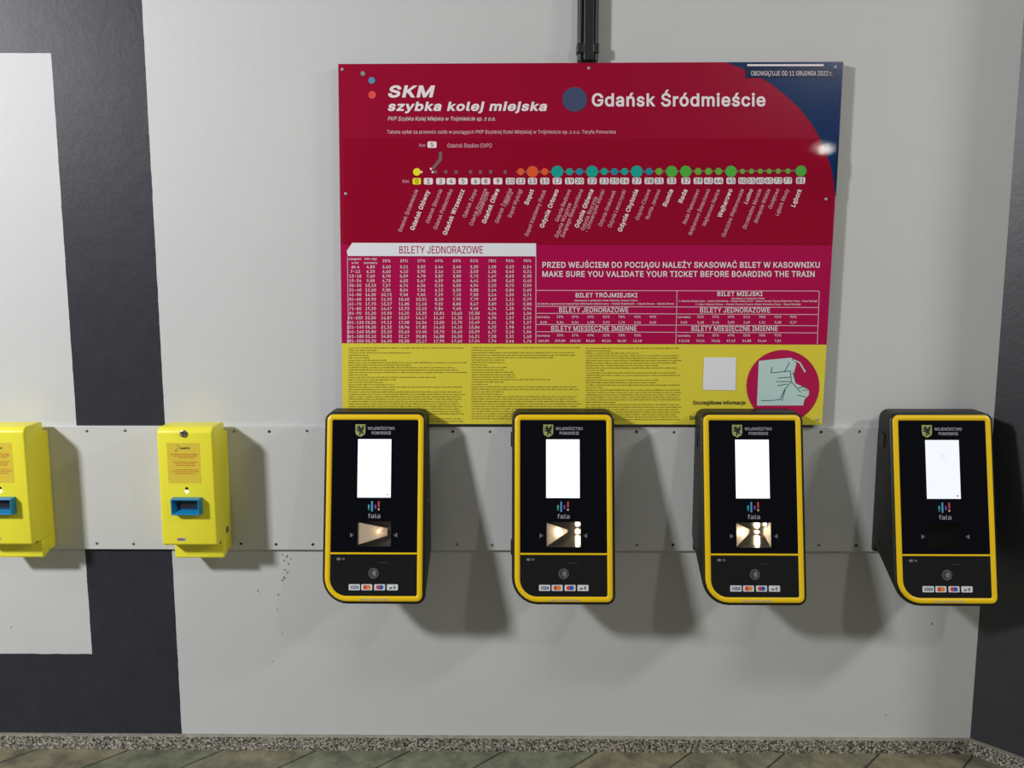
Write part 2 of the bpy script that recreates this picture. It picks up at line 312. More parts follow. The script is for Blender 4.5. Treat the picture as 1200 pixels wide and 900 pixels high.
    71: (286, (148, -4, 124, -2, 102, 4, 82, 14, 65, 27, 50, 44, 38, 64, 29, 86, 24, 112, 22, 140, 24, 168, 29, 194, 38, 216, 50, 236, 65, 253, 82, 266, 101, 276, 123, 282, 146, 284, 167, 282, 187, 277, 206, 269, 222, 258, 236, 245, 247, 229, 256, 211, 261, 192, 225, 192, 213, 216, 196, 235, 174, 247, 146, 251, 122, 248, 101, 238, 83, 222, 69, 200, 60, 173, 57, 140, 60, 107, 69, 80, 83, 58, 101, 42, 123, 32, 148, 29, 170, 32, 190, 39, 206, 51, 218, 68, 226, 88, 228, 111, 239, 110, 156, 110, 156, 141, 263, 141, 263, 110, 259, 78, 248, 50, 230, 27, 207, 10, 179, 0)),
    72: (285, (33, 0, 33, 280, 69, 280, 69, 159, 216, 159, 216, 280, 251, 280, 251, 0, 216, 0, 216, 128, 69, 128, 69, 0)),
    73: (165, (17, 0, 17, 31, 65, 31, 65, 249, 17, 249, 17, 280, 148, 280, 148, 249, 101, 249, 101, 31, 148, 31, 148, 0)),
    74: (218, (102, -4, 79, -1, 59, 6, 42, 18, 29, 35, 21, 55, 18, 80, 18, 95, 54, 95, 54, 80, 57, 57, 67, 41, 82, 31, 102, 27, 121, 31, 136, 41, 146, 57, 150, 80, 150, 280, 185, 280, 185, 80, 183, 55, 175, 35, 162, 18, 145, 6, 125, -1)),
    75: (257, (58, 80, 58, 119, 77, 144, 96, 167, 117, 189, 200, 280, 247, 280, 127, 152, 125, 152), (33, 0, 33, 280, 69, 280, 69, 184, 68, 124, 69, 106, 69, 0), (205, 0, 103, 143, 126, 170, 247, 0)),
    76: (216, (33, 0, 33, 280, 69, 280, 69, 31, 199, 31, 199, 0)),
    77: (346, (33, 0, 33, 280, 83, 280, 153, 103, 158, 87, 165, 67, 171, 46, 177, 27, 169, 27, 175, 45, 182, 67, 188, 87, 194, 103, 262, 280, 313, 280, 313, 0, 278, 0, 278, 160, 278, 180, 278, 203, 279, 227, 279, 252, 282, 252, 274, 225, 265, 200, 257, 177, 251, 160, 188, 0, 157, 0, 94, 160, 88, 177, 80, 199, 71, 224, 62, 252, 65, 252, 66, 229, 67, 205, 67, 181, 67, 160, 67, 0)),
    78: (288, (33, 0, 33, 280, 75, 280, 189, 101, 200, 83, 213, 59, 228, 30, 223, 30, 221, 60, 220, 87, 219, 107, 219, 280, 255, 280, 255, 0, 213, 0, 111, 160, 98, 182, 81, 210, 59, 249, 66, 250, 67, 211, 68, 180, 69, 160, 69, 0)),
    79: (294, (147, -4, 124, -2, 102, 4, 83, 14, 65, 27, 51, 44, 38, 63, 29, 86, 24, 112, 22, 140, 24, 168, 29, 194, 38, 216, 51, 236, 65, 253, 83, 266, 102, 276, 124, 282, 147, 284, 170, 282, 192, 276, 211, 266, 229, 253, 243, 236, 255, 216, 264, 194, 270, 168, 271, 140, 270, 112, 264, 86, 255, 63, 243, 44, 229, 27, 211, 14, 192, 4, 170, -2), (147, 29, 171, 32, 192, 42, 211, 58, 225, 79, 234, 107, 237, 140, 234, 173, 225, 201, 211, 222, 192, 238, 171, 248, 147, 251, 123, 248, 101, 238, 83, 222, 69, 201, 60, 173, 57, 140, 60, 107, 69, 79, 83, 58, 101, 42, 123, 32)),
    80: (245, (33, 0, 33, 280, 129, 280, 159, 277, 183, 268, 201, 254, 215, 236, 222, 215, 225, 191, 222, 168, 215, 146, 201, 128, 183, 114, 159, 105, 129, 102, 60, 102, 60, 133, 128, 133, 148, 135, 163, 141, 175, 150, 183, 162, 188, 176, 190, 191, 188, 207, 183, 221, 175, 233, 163, 241, 148, 247, 128, 249, 69, 249, 69, 0)),
    82: (247, (33, 0, 33, 280, 130, 280, 159, 277, 183, 269, 202, 256, 215, 238, 223, 217, 225, 194, 223, 170, 215, 149, 202, 132, 183, 120, 159, 111, 130, 109, 53, 109, 53, 140, 129, 140, 148, 142, 164, 147, 176, 155, 184, 165, 188, 178, 190, 194, 188, 209, 184, 223, 176, 234, 164, 242, 148, 247, 128, 249, 69, 249, 69, 0), (194, 0, 127, 126, 167, 126, 235, 0)),
    83: (246, (123, -5, 95, -2, 70, 5, 50, 17, 35, 33, 25, 53, 21, 75, 58, 75, 61, 60, 68, 48, 78, 39, 92, 32, 107, 28, 123, 27, 141, 29, 157, 33, 171, 41, 181, 51, 188, 63, 190, 77, 188, 89, 183, 98, 174, 106, 163, 113, 135, 122, 101, 132, 70, 143, 47, 159, 37, 172, 31, 187, 29, 205, 32, 227, 41, 246, 56, 262, 76, 274, 99, 281, 125, 284, 151, 281, 174, 274, 193, 262, 208, 247, 217, 229, 221, 208, 186, 208, 183, 221, 176, 232, 166, 241, 147, 249, 124, 252, 107, 251, 92, 246, 80, 239, 71, 230, 65, 219, 63, 207, 66, 194, 72, 184, 82, 176, 93, 170, 117, 161, 145, 154, 171, 145, 197, 131, 208, 121, 217, 109, 223, 94, 225, 76, 222, 54, 213, 35, 198, 18, 178, 6, 153, -2)),
    84: (247, (17, 249, 17, 280, 229, 280, 229, 249, 141, 249, 141, 0, 106, 0, 106, 249)),
    85: (285, (142, -5, 111, -1, 85, 8, 63, 24, 47, 44, 36, 68, 33, 95, 33, 280, 68, 280, 68, 98, 71, 79, 77, 62, 88, 48, 103, 37, 121, 31, 142, 28, 164, 31, 182, 37, 197, 48, 207, 62, 214, 79, 216, 98, 216, 280, 252, 280, 252, 95, 248, 68, 238, 44, 222, 24, 200, 8, 173, -1)),
    86: (264, (112, 0, 9, 280, 46, 280, 106, 114, 118, 76, 136, 17, 129, 17, 147, 76, 159, 114, 217, 280, 255, 280, 153, 0)),
    87: (378, (85, 0, 9, 280, 45, 280, 90, 108, 97, 80, 103, 51, 108, 22, 104, 22, 110, 51, 116, 80, 123, 108, 169, 280, 209, 280, 254, 108, 261, 80, 268, 51, 274, 22, 269, 22, 275, 51, 281, 80, 288, 108, 332, 280, 369, 280, 292, 0, 251, 0, 202, 178, 193, 215, 185, 261, 192, 261, 184, 217, 175, 178, 127, 0)),
    88: (261, (10, 0, 120, 157, 120, 130, 16, 280, 57, 280, 98, 220, 112, 199, 123, 181, 134, 161, 128, 161, 139, 181, 150, 199, 164, 220, 206, 280, 246, 280, 142, 132, 142, 158, 251, 0, 210, 0, 161, 71, 148, 91, 137, 108, 127, 127, 135, 127, 124, 108, 114, 91, 100, 71, 50, 0)),
    89: (260, (112, 0, 112, 115, 9, 280, 50, 280, 106, 190, 122, 161, 137, 127, 123, 127, 138, 161, 154, 190, 210, 280, 250, 280, 148, 115, 148, 0)),
    90: (241, (23, 0, 23, 26, 151, 212, 168, 237, 188, 262, 191, 250, 157, 249, 123, 249, 22, 249, 22, 280, 218, 280, 218, 254, 93, 71, 74, 44, 54, 18, 50, 30, 84, 31, 118, 31, 220, 31, 220, 0)),
    97: (214, (88, -5, 69, -3, 52, 3, 37, 12, 26, 25, 19, 40, 17, 59, 18, 76, 24, 89, 32, 99, 43, 106, 69, 116, 98, 121, 129, 125, 146, 129, 150, 134, 152, 140, 152, 141, 150, 153, 147, 163, 141, 171, 132, 177, 121, 181, 108, 182, 94, 181, 82, 177, 65, 166, 55, 151, 23, 160, 31, 177, 43, 190, 57, 200, 73, 207, 90, 210, 107, 212, 132, 209, 145, 205, 157, 198, 168, 189, 177, 176, 183, 160, 185, 138, 185, 0, 152, 0, 152, 29, 150, 29, 139, 14, 118, 1, 105, -3), (94, 25, 111, 27, 125, 32, 137, 41, 145, 51, 150, 63, 152, 76, 152, 104, 143, 100, 127, 97, 110, 94, 97, 92, 74, 87, 64, 83, 57, 77, 52, 68, 51, 58, 52, 48, 56, 40, 63, 33, 71, 29)),
    98: (234, (126, -5, 109, -3, 95, 2, 84, 9, 76, 17, 65, 32, 62, 32, 62, 0, 29, 0, 29, 280, 63, 280, 63, 176, 65, 176, 76, 190, 84, 198, 94, 205, 108, 210, 126, 212, 151, 208, 172, 198, 190, 183, 204, 161, 212, 135, 215, 104, 212, 73, 204, 47, 190, 25, 172, 9, 151, -1), (121, 26, 139, 28, 154, 36, 165, 48, 174, 64, 179, 83, 181, 104, 179, 125, 174, 144, 166, 159, 154, 171, 139, 179, 121, 182, 103, 179, 89, 172, 77, 160, 69, 145, 64, 126, 62, 104, 64, 82, 69, 63, 77, 48, 89, 36, 104, 28)),
    99: (218, (114, -5, 87, -1, 64, 9, 45, 25, 31, 47, 22, 73, 19, 103, 22, 134, 31, 160, 45, 182, 64, 198, 87, 208, 114, 212, 143, 208, 168, 196, 187, 177, 199, 152, 167, 144, 160, 159, 149, 171, 133, 179, 114, 182, 95, 179, 80, 171, 68, 158, 60, 142, 55, 124, 53, 103, 55, 83, 60, 65, 68, 49, 80, 36, 95, 28, 114, 26, 134, 28, 149, 36, 160, 49, 167, 64, 200, 56, 195, 43, 188, 31, 169, 12, 143, 0)),
    100: (234, (107, -5, 83, -1, 61, 9, 44, 25, 30, 47, 22, 73, 19, 104, 22, 135, 30, 161, 44, 183, 62, 198, 83, 208, 108, 212, 125, 210, 139, 205, 158, 190, 169, 176, 171, 176, 171, 280, 205, 280, 205, 0, 172, 0, 172, 32, 169, 32, 158, 17, 139, 2, 125, -3), (113, 26, 130, 28, 145, 36, 156, 48, 165, 63, 170, 82, 172, 104, 170, 126, 165, 145, 157, 160, 145, 172, 130, 179, 113, 182, 94, 179, 80, 171, 68, 159, 60, 144, 55, 125, 53, 104, 55, 83, 60, 64, 68, 48, 80, 36, 95, 28)),
    101: (222, (117, -5, 88, -1, 64, 9, 45, 25, 31, 47, 22, 73, 19, 103, 22, 133, 30, 159, 44, 181, 63, 198, 86, 208, 113, 212, 130, 210, 146, 206, 162, 198, 176, 188, 187, 173, 197, 155, 202, 133, 204, 107, 204, 93, 41, 93, 41, 122, 186, 122, 170, 111, 169, 131, 164, 148, 156, 162, 145, 173, 130, 179, 113, 182, 95, 179, 81, 173, 69, 162, 60, 148, 55, 133, 53, 116, 53, 98, 55, 76, 61, 58, 70, 44, 83, 34, 99, 27, 117, 25, 140, 29, 157, 40, 164, 48, 168, 58, 201, 50, 194, 35, 184, 22, 171, 11, 156, 2, 137, -3)),
    102: (140, (126, 209, 126, 180, 4, 180, 4, 209), (44, 0, 44, 238, 46, 254, 53, 267, 62, 278, 74, 286, 88, 290, 103, 292, 122, 290, 134, 287, 125, 258, 118, 260, 107, 261, 94, 259, 85, 253, 80, 244, 78, 230, 78, 0)),
    103: (234, (114, -83, 92, -81, 74, -77, 58, -70, 45, -61, 35, -50, 28, -38, 56, -22, 67, -36, 85, -49, 98, -52, 114, -54, 137, -51, 155, -41, 164, -32, 170, -19, 171, -3, 171, 38, 169, 38, 158, 23, 150, 15, 139, 9, 125, 4, 107, 3, 83, 6, 62, 15, 44, 29, 30, 50, 22, 75, 19, 105, 22, 135, 30, 161, 44, 183, 62, 198, 83, 208, 108, 212, 126, 210, 140, 205, 150, 198, 159, 190, 169, 176, 172, 176, 172, 209, 205, 209, 205, -5, 202, -30, 193, -49, 178, -64, 160, -75, 138, -81), (113, 33, 130, 35, 145, 41, 157, 52, 165, 67, 170, 85, 172, 106, 170, 127, 165, 145, 157, 160, 145, 172, 131, 179, 113, 182, 95, 179, 80, 171, 68, 160, 60, 144, 55, 126, 53, 106, 55, 85, 60, 67, 68, 53, 80, 42, 95, 35)),
    104: (226, (63, 125, 63, 0, 29, 0, 29, 280, 63, 280, 63, 158, 56, 158, 68, 183, 84, 199, 103, 209, 125, 212, 145, 209, 162, 203, 177, 192, 188, 177, 194, 157, 197, 132, 197, 0, 163, 0, 163, 129, 160, 151, 150, 168, 135, 178, 116, 181, 101, 180, 89, 175, 78, 167, 70, 156, 64, 142)),
    105: (92, (29, 0, 29, 209, 63, 209, 63, 0), (46, 244, 37, 245, 30, 250, 24, 257, 23, 266, 24, 275, 30, 282, 37, 287, 46, 288, 55, 287, 63, 282, 68, 275, 70, 266, 68, 257, 63, 250, 55, 245)),
    106: (92, (29, 209, 63, 209, 63, -17, 61, -34, 56, -50, 47, -62, 36, -71, 21, -77, 2, -79, -5, -79, -5, -48, 1, -48, 14, -46, 22, -40, 27, -30, 29, -16), (46, 244, 37, 245, 29, 250, 24, 257, 23, 266, 24, 275, 29, 282, 37, 287, 46, 288, 55, 287, 62, 282, 68, 275, 69, 266, 68, 257, 62, 250, 55, 245)),
    107: (210, (61, 75, 61, 117, 66, 117, 157, 209, 198, 209, 101, 110, 98, 110), (29, 0, 29, 280, 63, 280, 63, 0), (162, 0, 81, 102, 105, 126, 205, 0)),
    108: (104, (77, -1, 56, 2, 41, 11, 32, 26, 29, 46, 29, 280, 63, 280, 63, 54, 63, 42, 66, 34, 72, 30, 80, 29, 88, 29, 93, 30, 99, 2, 89, 0)),
    109: (336, (29, 0, 29, 209, 62, 209, 62, 163, 59, 163, 65, 178, 73, 190, 83, 200, 95, 207, 107, 211, 121, 213, 142, 209, 158, 199, 170, 182, 177, 162, 172, 162, 177, 177, 186, 189, 196, 199, 210, 206, 224, 211, 240, 213, 258, 211, 274, 205, 287, 195, 298, 181, 304, 163, 306, 140, 306, 0, 273, 0, 273, 140, 270, 159, 260, 172, 246, 179, 230, 182, 217, 180, 206, 176, 197, 169, 190, 160, 186, 149, 185, 136, 185, 0, 151, 0, 151, 143, 148, 159, 139, 171, 126, 179, 110, 182, 98, 180, 87, 176, 77, 169, 69, 159, 64, 146, 63, 131, 63, 0)),
    110: (226, (63, 125, 63, 0, 29, 0, 29, 209, 61, 209, 62, 158, 56, 158, 68, 183, 84, 199, 103, 209, 125, 212, 145, 209, 162, 203, 177, 192, 187, 177, 194, 157, 197, 132, 197, 0, 163, 0, 163, 129, 160, 151, 150, 168, 135, 178, 116, 181, 101, 180, 89, 175, 78, 167, 70, 156, 64, 142)),
    111: (229, (114, -5, 87, -1, 64, 9, 45, 25, 31, 47, 22, 73, 19, 103, 22, 134, 31, 160, 45, 182, 64, 198, 87, 208, 114, 212, 141, 208, 164, 198, 183, 182, 198, 160, 207, 134, 210, 103, 207, 73, 198, 47, 183, 25, 164, 9, 141, -1), (114, 26, 133, 28, 149, 36, 161, 49, 169, 65, 174, 83, 176, 103, 174, 123, 169, 142, 161, 158, 149, 171, 133, 179, 114, 182, 95, 179, 80, 171, 68, 158, 60, 142, 55, 124, 53, 103, 55, 83, 60, 65, 68, 49, 80, 36, 95, 28)),
    112: (234, (29, -79, 29, 209, 62, 209, 62, 176, 65, 176, 76, 190, 94, 205, 108, 210, 126, 212, 151, 208, 172, 198, 190, 183, 204, 161, 212, 135, 215, 104, 212, 73, 204, 47, 190, 25, 172, 9, 151, -1, 126, -5, 109, -3, 95, 2, 76, 17, 65, 32, 63, 32, 63, -79), (121, 26, 139, 28, 154, 36, 165, 48, 174, 64, 179, 83, 181, 104, 179, 125, 174, 144, 166, 159, 154, 171, 139, 179, 121, 182, 103, 179, 89, 172, 77, 160, 69, 145, 64, 126, 62, 104, 64, 82, 69, 63, 77, 48, 89, 36, 104, 28)),
    114: (143, (29, 0, 29, 209, 61, 209, 61, 177, 64, 177, 72, 191, 84, 202, 100, 209, 117, 212, 126, 212, 134, 211, 134, 177, 127, 179, 114, 179, 100, 178, 88, 173, 77, 166, 69, 156, 64, 144, 63, 130, 63, 0)),
    115: (201, (100, -5, 80, -3, 62, 2, 46, 10, 34, 21, 25, 35, 20, 52, 52, 59, 58, 44, 68, 33, 82, 27, 100, 25, 119, 27, 135, 34, 144, 45, 148, 57, 146, 67, 140, 75, 130, 81, 117, 85, 82, 94, 57, 102, 40, 115, 29, 131, 26, 151, 28, 168, 36, 182, 48, 195, 63, 204, 82, 210, 103, 212, 123, 210, 140, 205, 154, 197, 165, 187, 173, 174, 178, 160, 148, 153, 142, 164, 134, 174, 121, 181, 103, 183, 86, 181, 72, 174, 63, 165, 60, 153, 62, 142, 68, 134, 79, 128, 95, 123, 126, 115, 151, 107, 169, 94, 179, 78, 182, 59, 180, 41, 172, 26, 160, 13, 143, 4, 123, -2)),
    116: (125, (112, 209, 112, 180, 4, 180, 4, 209), (36, 259, 69, 259, 69, 54, 71, 42, 75, 34, 82, 29, 94, 27, 102, 28, 111, 30, 117, 1, 106, -2, 93, -2, 76, -1, 62, 4, 51, 12, 42, 22, 37, 35, 36, 51)),
    117: (226, (100, -3, 81, -1, 63, 6, 49, 17, 38, 32, 31, 52, 29, 76, 29, 209, 63, 209, 63, 79, 66, 58, 75, 41, 90, 31, 110, 28, 124, 29, 137, 34, 148, 42, 156, 53, 161, 67, 163, 84, 163, 209, 197, 209, 197, 0, 164, 0, 164, 51, 169, 51, 157, 26, 142, 9, 122, 0)),
    119: (312, (76, 0, 12, 209, 48, 209, 73, 118, 85, 75, 96, 23, 91, 23, 102, 74, 114, 118, 139, 209, 174, 209, 199, 118, 210, 75, 221, 23, 215, 23, 227, 74, 239, 118, 264, 209, 300, 209, 236, 0, 203, 0, 176, 95, 168, 124, 160, 154, 152, 186, 160, 186, 152, 154, 145, 124, 136, 95, 109, 0)),
    121: (214, (26, -76, 34, -47, 39, -48, 57, -49, 65, -46, 72, -41, 78, -32, 83, -20, 89, -1, 10, 209, 46, 209, 91, 85, 103, 48, 113, 11, 101, 11, 111, 48, 123, 85, 168, 209, 204, 209, 112, -32, 105, -47, 97, -59, 88, -68, 77, -75, 64, -79, 50, -80, 36, -79)),
    122: (209, (23, 0, 23, 25, 140, 176, 140, 178, 26, 178, 26, 209, 183, 209, 183, 182, 69, 33, 69, 31, 186, 31, 186, 0)),
    211: (294, (147, -4, 124, -2, 102, 4, 83, 14, 65, 27, 51, 44, 38, 63, 29, 86, 24, 112, 22, 140, 24, 168, 29, 194, 38, 216, 51, 236, 65, 253, 83, 266, 102, 276, 124, 282, 147, 284, 170, 282, 192, 276, 211, 266, 229, 253, 243, 236, 255, 216, 264, 194, 270, 168, 271, 140, 270, 112, 264, 86, 255, 63, 243, 44, 229, 27, 211, 14, 192, 4, 170, -2), (147, 29, 171, 32, 192, 42, 211, 58, 225, 79, 234, 107, 237, 140, 234, 173, 225, 201, 211, 222, 192, 238, 171, 248, 147, 251, 123, 248, 101, 238, 83, 222, 69, 201, 60, 173, 57, 140, 60, 107, 69, 79, 83, 58, 101, 42, 123, 32), (132, 307, 158, 362, 196, 362, 160, 307)),
    243: (229, (114, -5, 87, -1, 64, 9, 45, 25, 31, 47, 22, 73, 19, 103, 22, 134, 31, 160, 45, 182, 64, 198, 87, 208, 114, 212, 141, 208, 164, 198, 183, 182, 198, 160, 207, 134, 210, 103, 207, 73, 198, 47, 183, 25, 164, 9, 141, -1), (114, 26, 133, 28, 149, 36, 161, 49, 169, 65, 174, 83, 176, 103, 174, 123, 169, 142, 161, 158, 149, 171, 133, 179, 114, 182, 95, 179, 80, 171, 68, 158, 60, 142, 55, 124, 53, 103, 55, 83, 60, 65, 68, 49, 80, 36, 95, 28), (99, 236, 126, 291, 163, 291, 127, 236)),
    260: (264, (9, 0, 111, 280, 152, 280, 255, 0, 217, 0, 158, 166, 145, 205, 128, 263, 135, 263, 117, 204, 105, 166, 47, 0), (61, 78, 61, 109, 204, 109, 204, 78), (234, -82, 217, -79, 203, -72, 193, -61, 190, -45, 192, -32, 198, -19, 209, -7, 222, 3, 255, 0, 233, -19, 226, -28, 224, -39, 228, -49, 233, -52, 240, -53, 249, -52, 256, -49, 266, -73, 252, -79)),
    261: (214, (88, -5, 69, -3, 52, 3, 37, 12, 26, 25, 19, 40, 17, 59, 18, 76, 24, 89, 32, 99, 43, 106, 69, 116, 98, 121, 129, 125, 146, 129, 150, 134, 152, 140, 152, 141, 150, 153, 147, 163, 141, 171, 132, 177, 121, 181, 108, 182, 94, 181, 82, 177, 65, 166, 55, 151, 23, 160, 31, 177, 43, 190, 57, 200, 73, 207, 90, 210, 107, 212, 132, 209, 145, 205, 157, 198, 168, 189, 177, 176, 183, 160, 185, 138, 185, 0, 152, 0, 152, 29, 150, 29, 139, 14, 118, 1, 105, -3), (94, 25, 111, 27, 125, 32, 137, 41, 145, 51, 150, 63, 152, 76, 152, 104, 143, 100, 127, 97, 110, 94, 97, 92, 74, 87, 64, 83, 57, 77, 52, 68, 51, 58, 52, 48, 56, 40, 63, 33, 71, 29), (164, -80, 147, -78, 133, -71, 123, -59, 120, -44, 122, -31, 129, -19, 139, -8, 152, 3, 185, 0, 163, -18, 156, -27, 154, -37, 158, -48, 163, -51, 170, -52, 179, -50, 187, -47, 196, -72, 183, -77)),
    262: (281, (147, -4, 124, -2, 102, 4, 83, 14, 65, 27, 50, 44, 38, 63, 29, 86, 24, 112, 22, 140, 24, 168, 29, 194, 38, 216, 50, 236, 65, 253, 83, 266, 102, 276, 124, 282, 147, 284, 168, 282, 187, 278, 205, 270, 221, 259, 235, 246, 246, 230, 255, 212, 260, 192, 225, 192, 221, 205, 214, 217, 197, 236, 174, 247, 147, 251, 123, 248, 101, 238, 83, 222, 69, 200, 60, 173, 57, 140, 60, 107, 69, 80, 83, 58, 101, 42, 123, 32, 147, 29, 174, 33, 197, 44, 214, 63, 221, 75, 225, 88, 260, 88, 255, 68, 247, 50, 235, 34, 221, 21, 205, 10, 187, 3, 168, -2), (132, 307, 158, 362, 196, 362, 159, 307)),
    263: (218, (114, -5, 87, -1, 64, 9, 45, 25, 31, 47, 22, 73, 19, 103, 22, 134, 31, 160, 45, 182, 64, 198, 87, 208, 114, 212, 143, 208, 168, 196, 187, 177, 199, 152, 167, 144, 160, 159, 149, 171, 133, 179, 114, 182, 95, 179, 80, 171, 68, 158, 60, 142, 55, 124, 53, 103, 55, 83, 60, 65, 68, 49, 80, 36, 95, 28, 114, 26, 134, 28, 149, 36, 160, 49, 167, 64, 200, 56, 195, 43, 188, 31, 169, 12, 143, 0), (99, 236, 126, 291, 163, 291, 127, 236)),
    280: (230, (33, 0, 33, 280, 205, 280, 205, 249, 69, 249, 69, 157, 196, 157, 196, 126, 69, 126, 69, 31, 207, 31, 207, 0), (185, -82, 168, -79, 154, -72, 145, -61, 142, -45, 144, -32, 150, -19, 161, -7, 175, 4, 207, 0, 185, -18, 178, -28, 176, -39, 179, -49, 184, -52, 191, -53, 200, -52, 208, -49, 218, -73, 204, -79)),
    281: (222, (117, -5, 88, -1, 64, 9, 45, 25, 31, 47, 22, 73, 19, 103, 22, 133, 30, 159, 44, 181, 63, 198, 86, 208, 113, 212, 130, 210, 146, 206, 162, 198, 176, 188, 187, 173, 197, 155, 202, 133, 204, 107, 204, 93, 41, 93, 41, 122, 186, 122, 170, 111, 169, 131, 164, 148, 156, 162, 145, 173, 130, 179, 113, 182, 95, 179, 81, 173, 69, 162, 60, 148, 55, 133, 53, 116, 53, 98, 55, 76, 61, 58, 70, 44, 83, 34, 99, 27, 117, 25, 140, 29, 157, 40, 164, 48, 168, 58, 201, 50, 194, 35, 184, 22, 171, 11, 156, 2, 137, -3), (165, -82, 148, -79, 134, -72, 124, -61, 121, -45, 123, -32, 129, -18, 137, -5, 148, 10, 201, 50, 188, 21, 173, -2, 160, -22, 155, -39, 159, -49, 163, -52, 171, -53, 180, -52, 188, -49, 197, -73, 184, -79)),
    321: (228, (44, 0, 44, 280, 80, 280, 80, 31, 210, 31, 210, 0), (9, 95, 9, 130, 149, 211, 149, 176)),
    322: (114, (83, -1, 62, 2, 47, 11, 38, 26, 35, 46, 35, 280, 69, 280, 69, 54, 70, 42, 72, 34, 78, 30, 87, 29, 94, 29, 100, 30, 106, 2, 95, 0), (4, 124, 4, 154, 101, 210, 101, 180)),
    323: (288, (33, 0, 33, 280, 75, 280, 189, 101, 200, 83, 213, 59, 228, 30, 223, 30, 221, 60, 220, 87, 219, 107, 219, 280, 255, 280, 255, 0, 213, 0, 111, 160, 98, 182, 81, 210, 59, 249, 66, 250, 67, 211, 68, 180, 69, 160, 69, 0), (129, 307, 156, 362, 193, 362, 157, 307)),
    324: (226, (63, 125, 63, 0, 29, 0, 29, 209, 61, 209, 62, 158, 56, 158, 68, 183, 84, 199, 103, 209, 125, 212, 145, 209, 162, 203, 177, 192, 187, 177, 194, 157, 197, 132, 197, 0, 163, 0, 163, 129, 160, 151, 150, 168, 135, 178, 116, 181, 101, 180, 89, 175, 78, 167, 70, 156, 64, 142), (98, 236, 124, 291, 162, 291, 126, 236)),
    346: (246, (123, -5, 95, -2, 70, 5, 50, 17, 35, 33, 25, 53, 21, 75, 58, 75, 61, 60, 68, 48, 78, 39, 92, 32, 107, 28, 123, 27, 141, 29, 157, 33, 171, 41, 181, 51, 188, 63, 190, 77, 188, 89, 183, 98, 174, 106, 163, 113, 135, 122, 101, 132, 70, 143, 47, 159, 37, 172, 31, 187, 29, 205, 32, 227, 41, 246, 56, 262, 76, 274, 99, 281, 125, 284, 151, 281, 174, 274, 193, 262, 208, 247, 217, 229, 221, 208, 186, 208, 183, 221, 176, 232, 166, 241, 147, 249, 124, 252, 107, 251, 92, 246, 80, 239, 71, 230, 65, 219, 63, 207, 66, 194, 72, 184, 82, 176, 93, 170, 117, 161, 145, 154, 171, 145, 197, 131, 208, 121, 217, 109, 223, 94, 225, 76, 222, 54, 213, 35, 198, 18, 178, 6, 153, -2), (108, 307, 134, 362, 172, 362, 135, 307)),
    347: (201, (100, -5, 80, -3, 62, 2, 46, 10, 34, 21, 25, 35, 20, 52, 52, 59, 58, 44, 68, 33, 82, 27, 100, 25, 119, 27, 135, 34, 144, 45, 148, 57, 146, 67, 140, 75, 130, 81, 117, 85, 82, 94, 57, 102, 40, 115, 29, 131, 26, 151, 28, 168, 36, 182, 48, 195, 63, 204, 82, 210, 103, 212, 123, 210, 140, 205, 154, 197, 165, 187, 173, 174, 178, 160, 148, 153, 142, 164, 134, 174, 121, 181, 103, 183, 86, 181, 72, 174, 63, 165, 60, 153, 62, 142, 68, 134, 79, 128, 95, 123, 126, 115, 151, 107, 169, 94, 179, 78, 182, 59, 180, 41, 172, 26, 160, 13, 143, 4, 123, -2), (88, 236, 114, 291, 152, 291, 115, 236)),
    377: (241, (23, 0, 23, 26, 151, 212, 168, 237, 188, 262, 191, 250, 157, 249, 123, 249, 22, 249, 22, 280, 218, 280, 218, 254, 93, 71, 74, 44, 54, 18, 50, 30, 84, 31, 118, 31, 220, 31, 220, 0), (106, 307, 132, 362, 170, 362, 133, 307)),
    378: (209, (23, 0, 23, 25, 140, 176, 140, 178, 26, 178, 26, 209, 183, 209, 183, 182, 69, 33, 69, 31, 186, 31, 186, 0), (88, 236, 114, 291, 152, 291, 116, 236)),
    379: (241, (23, 0, 23, 26, 151, 212, 168, 237, 188, 262, 191, 250, 157, 249, 123, 249, 22, 249, 22, 280, 218, 280, 218, 254, 93, 71, 74, 44, 54, 18, 50, 30, 84, 31, 118, 31, 220, 31, 220, 0), (121, 315, 112, 317, 104, 321, 99, 329, 97, 337, 99, 346, 104, 353, 112, 358, 121, 359, 130, 358, 137, 353, 142, 346, 144, 337, 142, 329, 137, 321, 130, 317)),
    380: (209, (23, 0, 23, 25, 140, 176, 140, 178, 26, 178, 26, 209, 183, 209, 183, 182, 69, 33, 69, 31, 186, 31, 186, 0), (103, 244, 94, 245, 86, 250, 81, 257, 79, 266, 81, 275, 86, 282, 94, 287, 103, 288, 112, 287, 119, 282, 125, 275, 126, 266, 125, 257, 119, 250, 112, 245)),
}
_gc = {}
def thicken(pts, t):
    """move a contour outwards (away from the ink side) by t, mitred"""
    n = len(pts); out = []
    for k in range(n):
        (ax, ay), (bx, by), (cx_, cy_) = pts[k-1], pts[k], pts[(k+1) % n]
        ux, uy, wx_, wy_ = bx-ax, by-ay, cx_-bx, cy_-by
        lu, lw = math.hypot(ux, uy), math.hypot(wx_, wy_)
        n1 = (-uy/lu, ux/lu); n2 = (-wy_/lw, wx_/lw)
        mx_, my_ = n1[0]+n2[0], n1[1]+n2[1]; q = mx_*mx_+my_*my_
        k_ = min(2/q, 2.0) if q > 1e-6 else 1
        out.append((bx+mx_*k_*t, by+my_*k_*t))
    return out
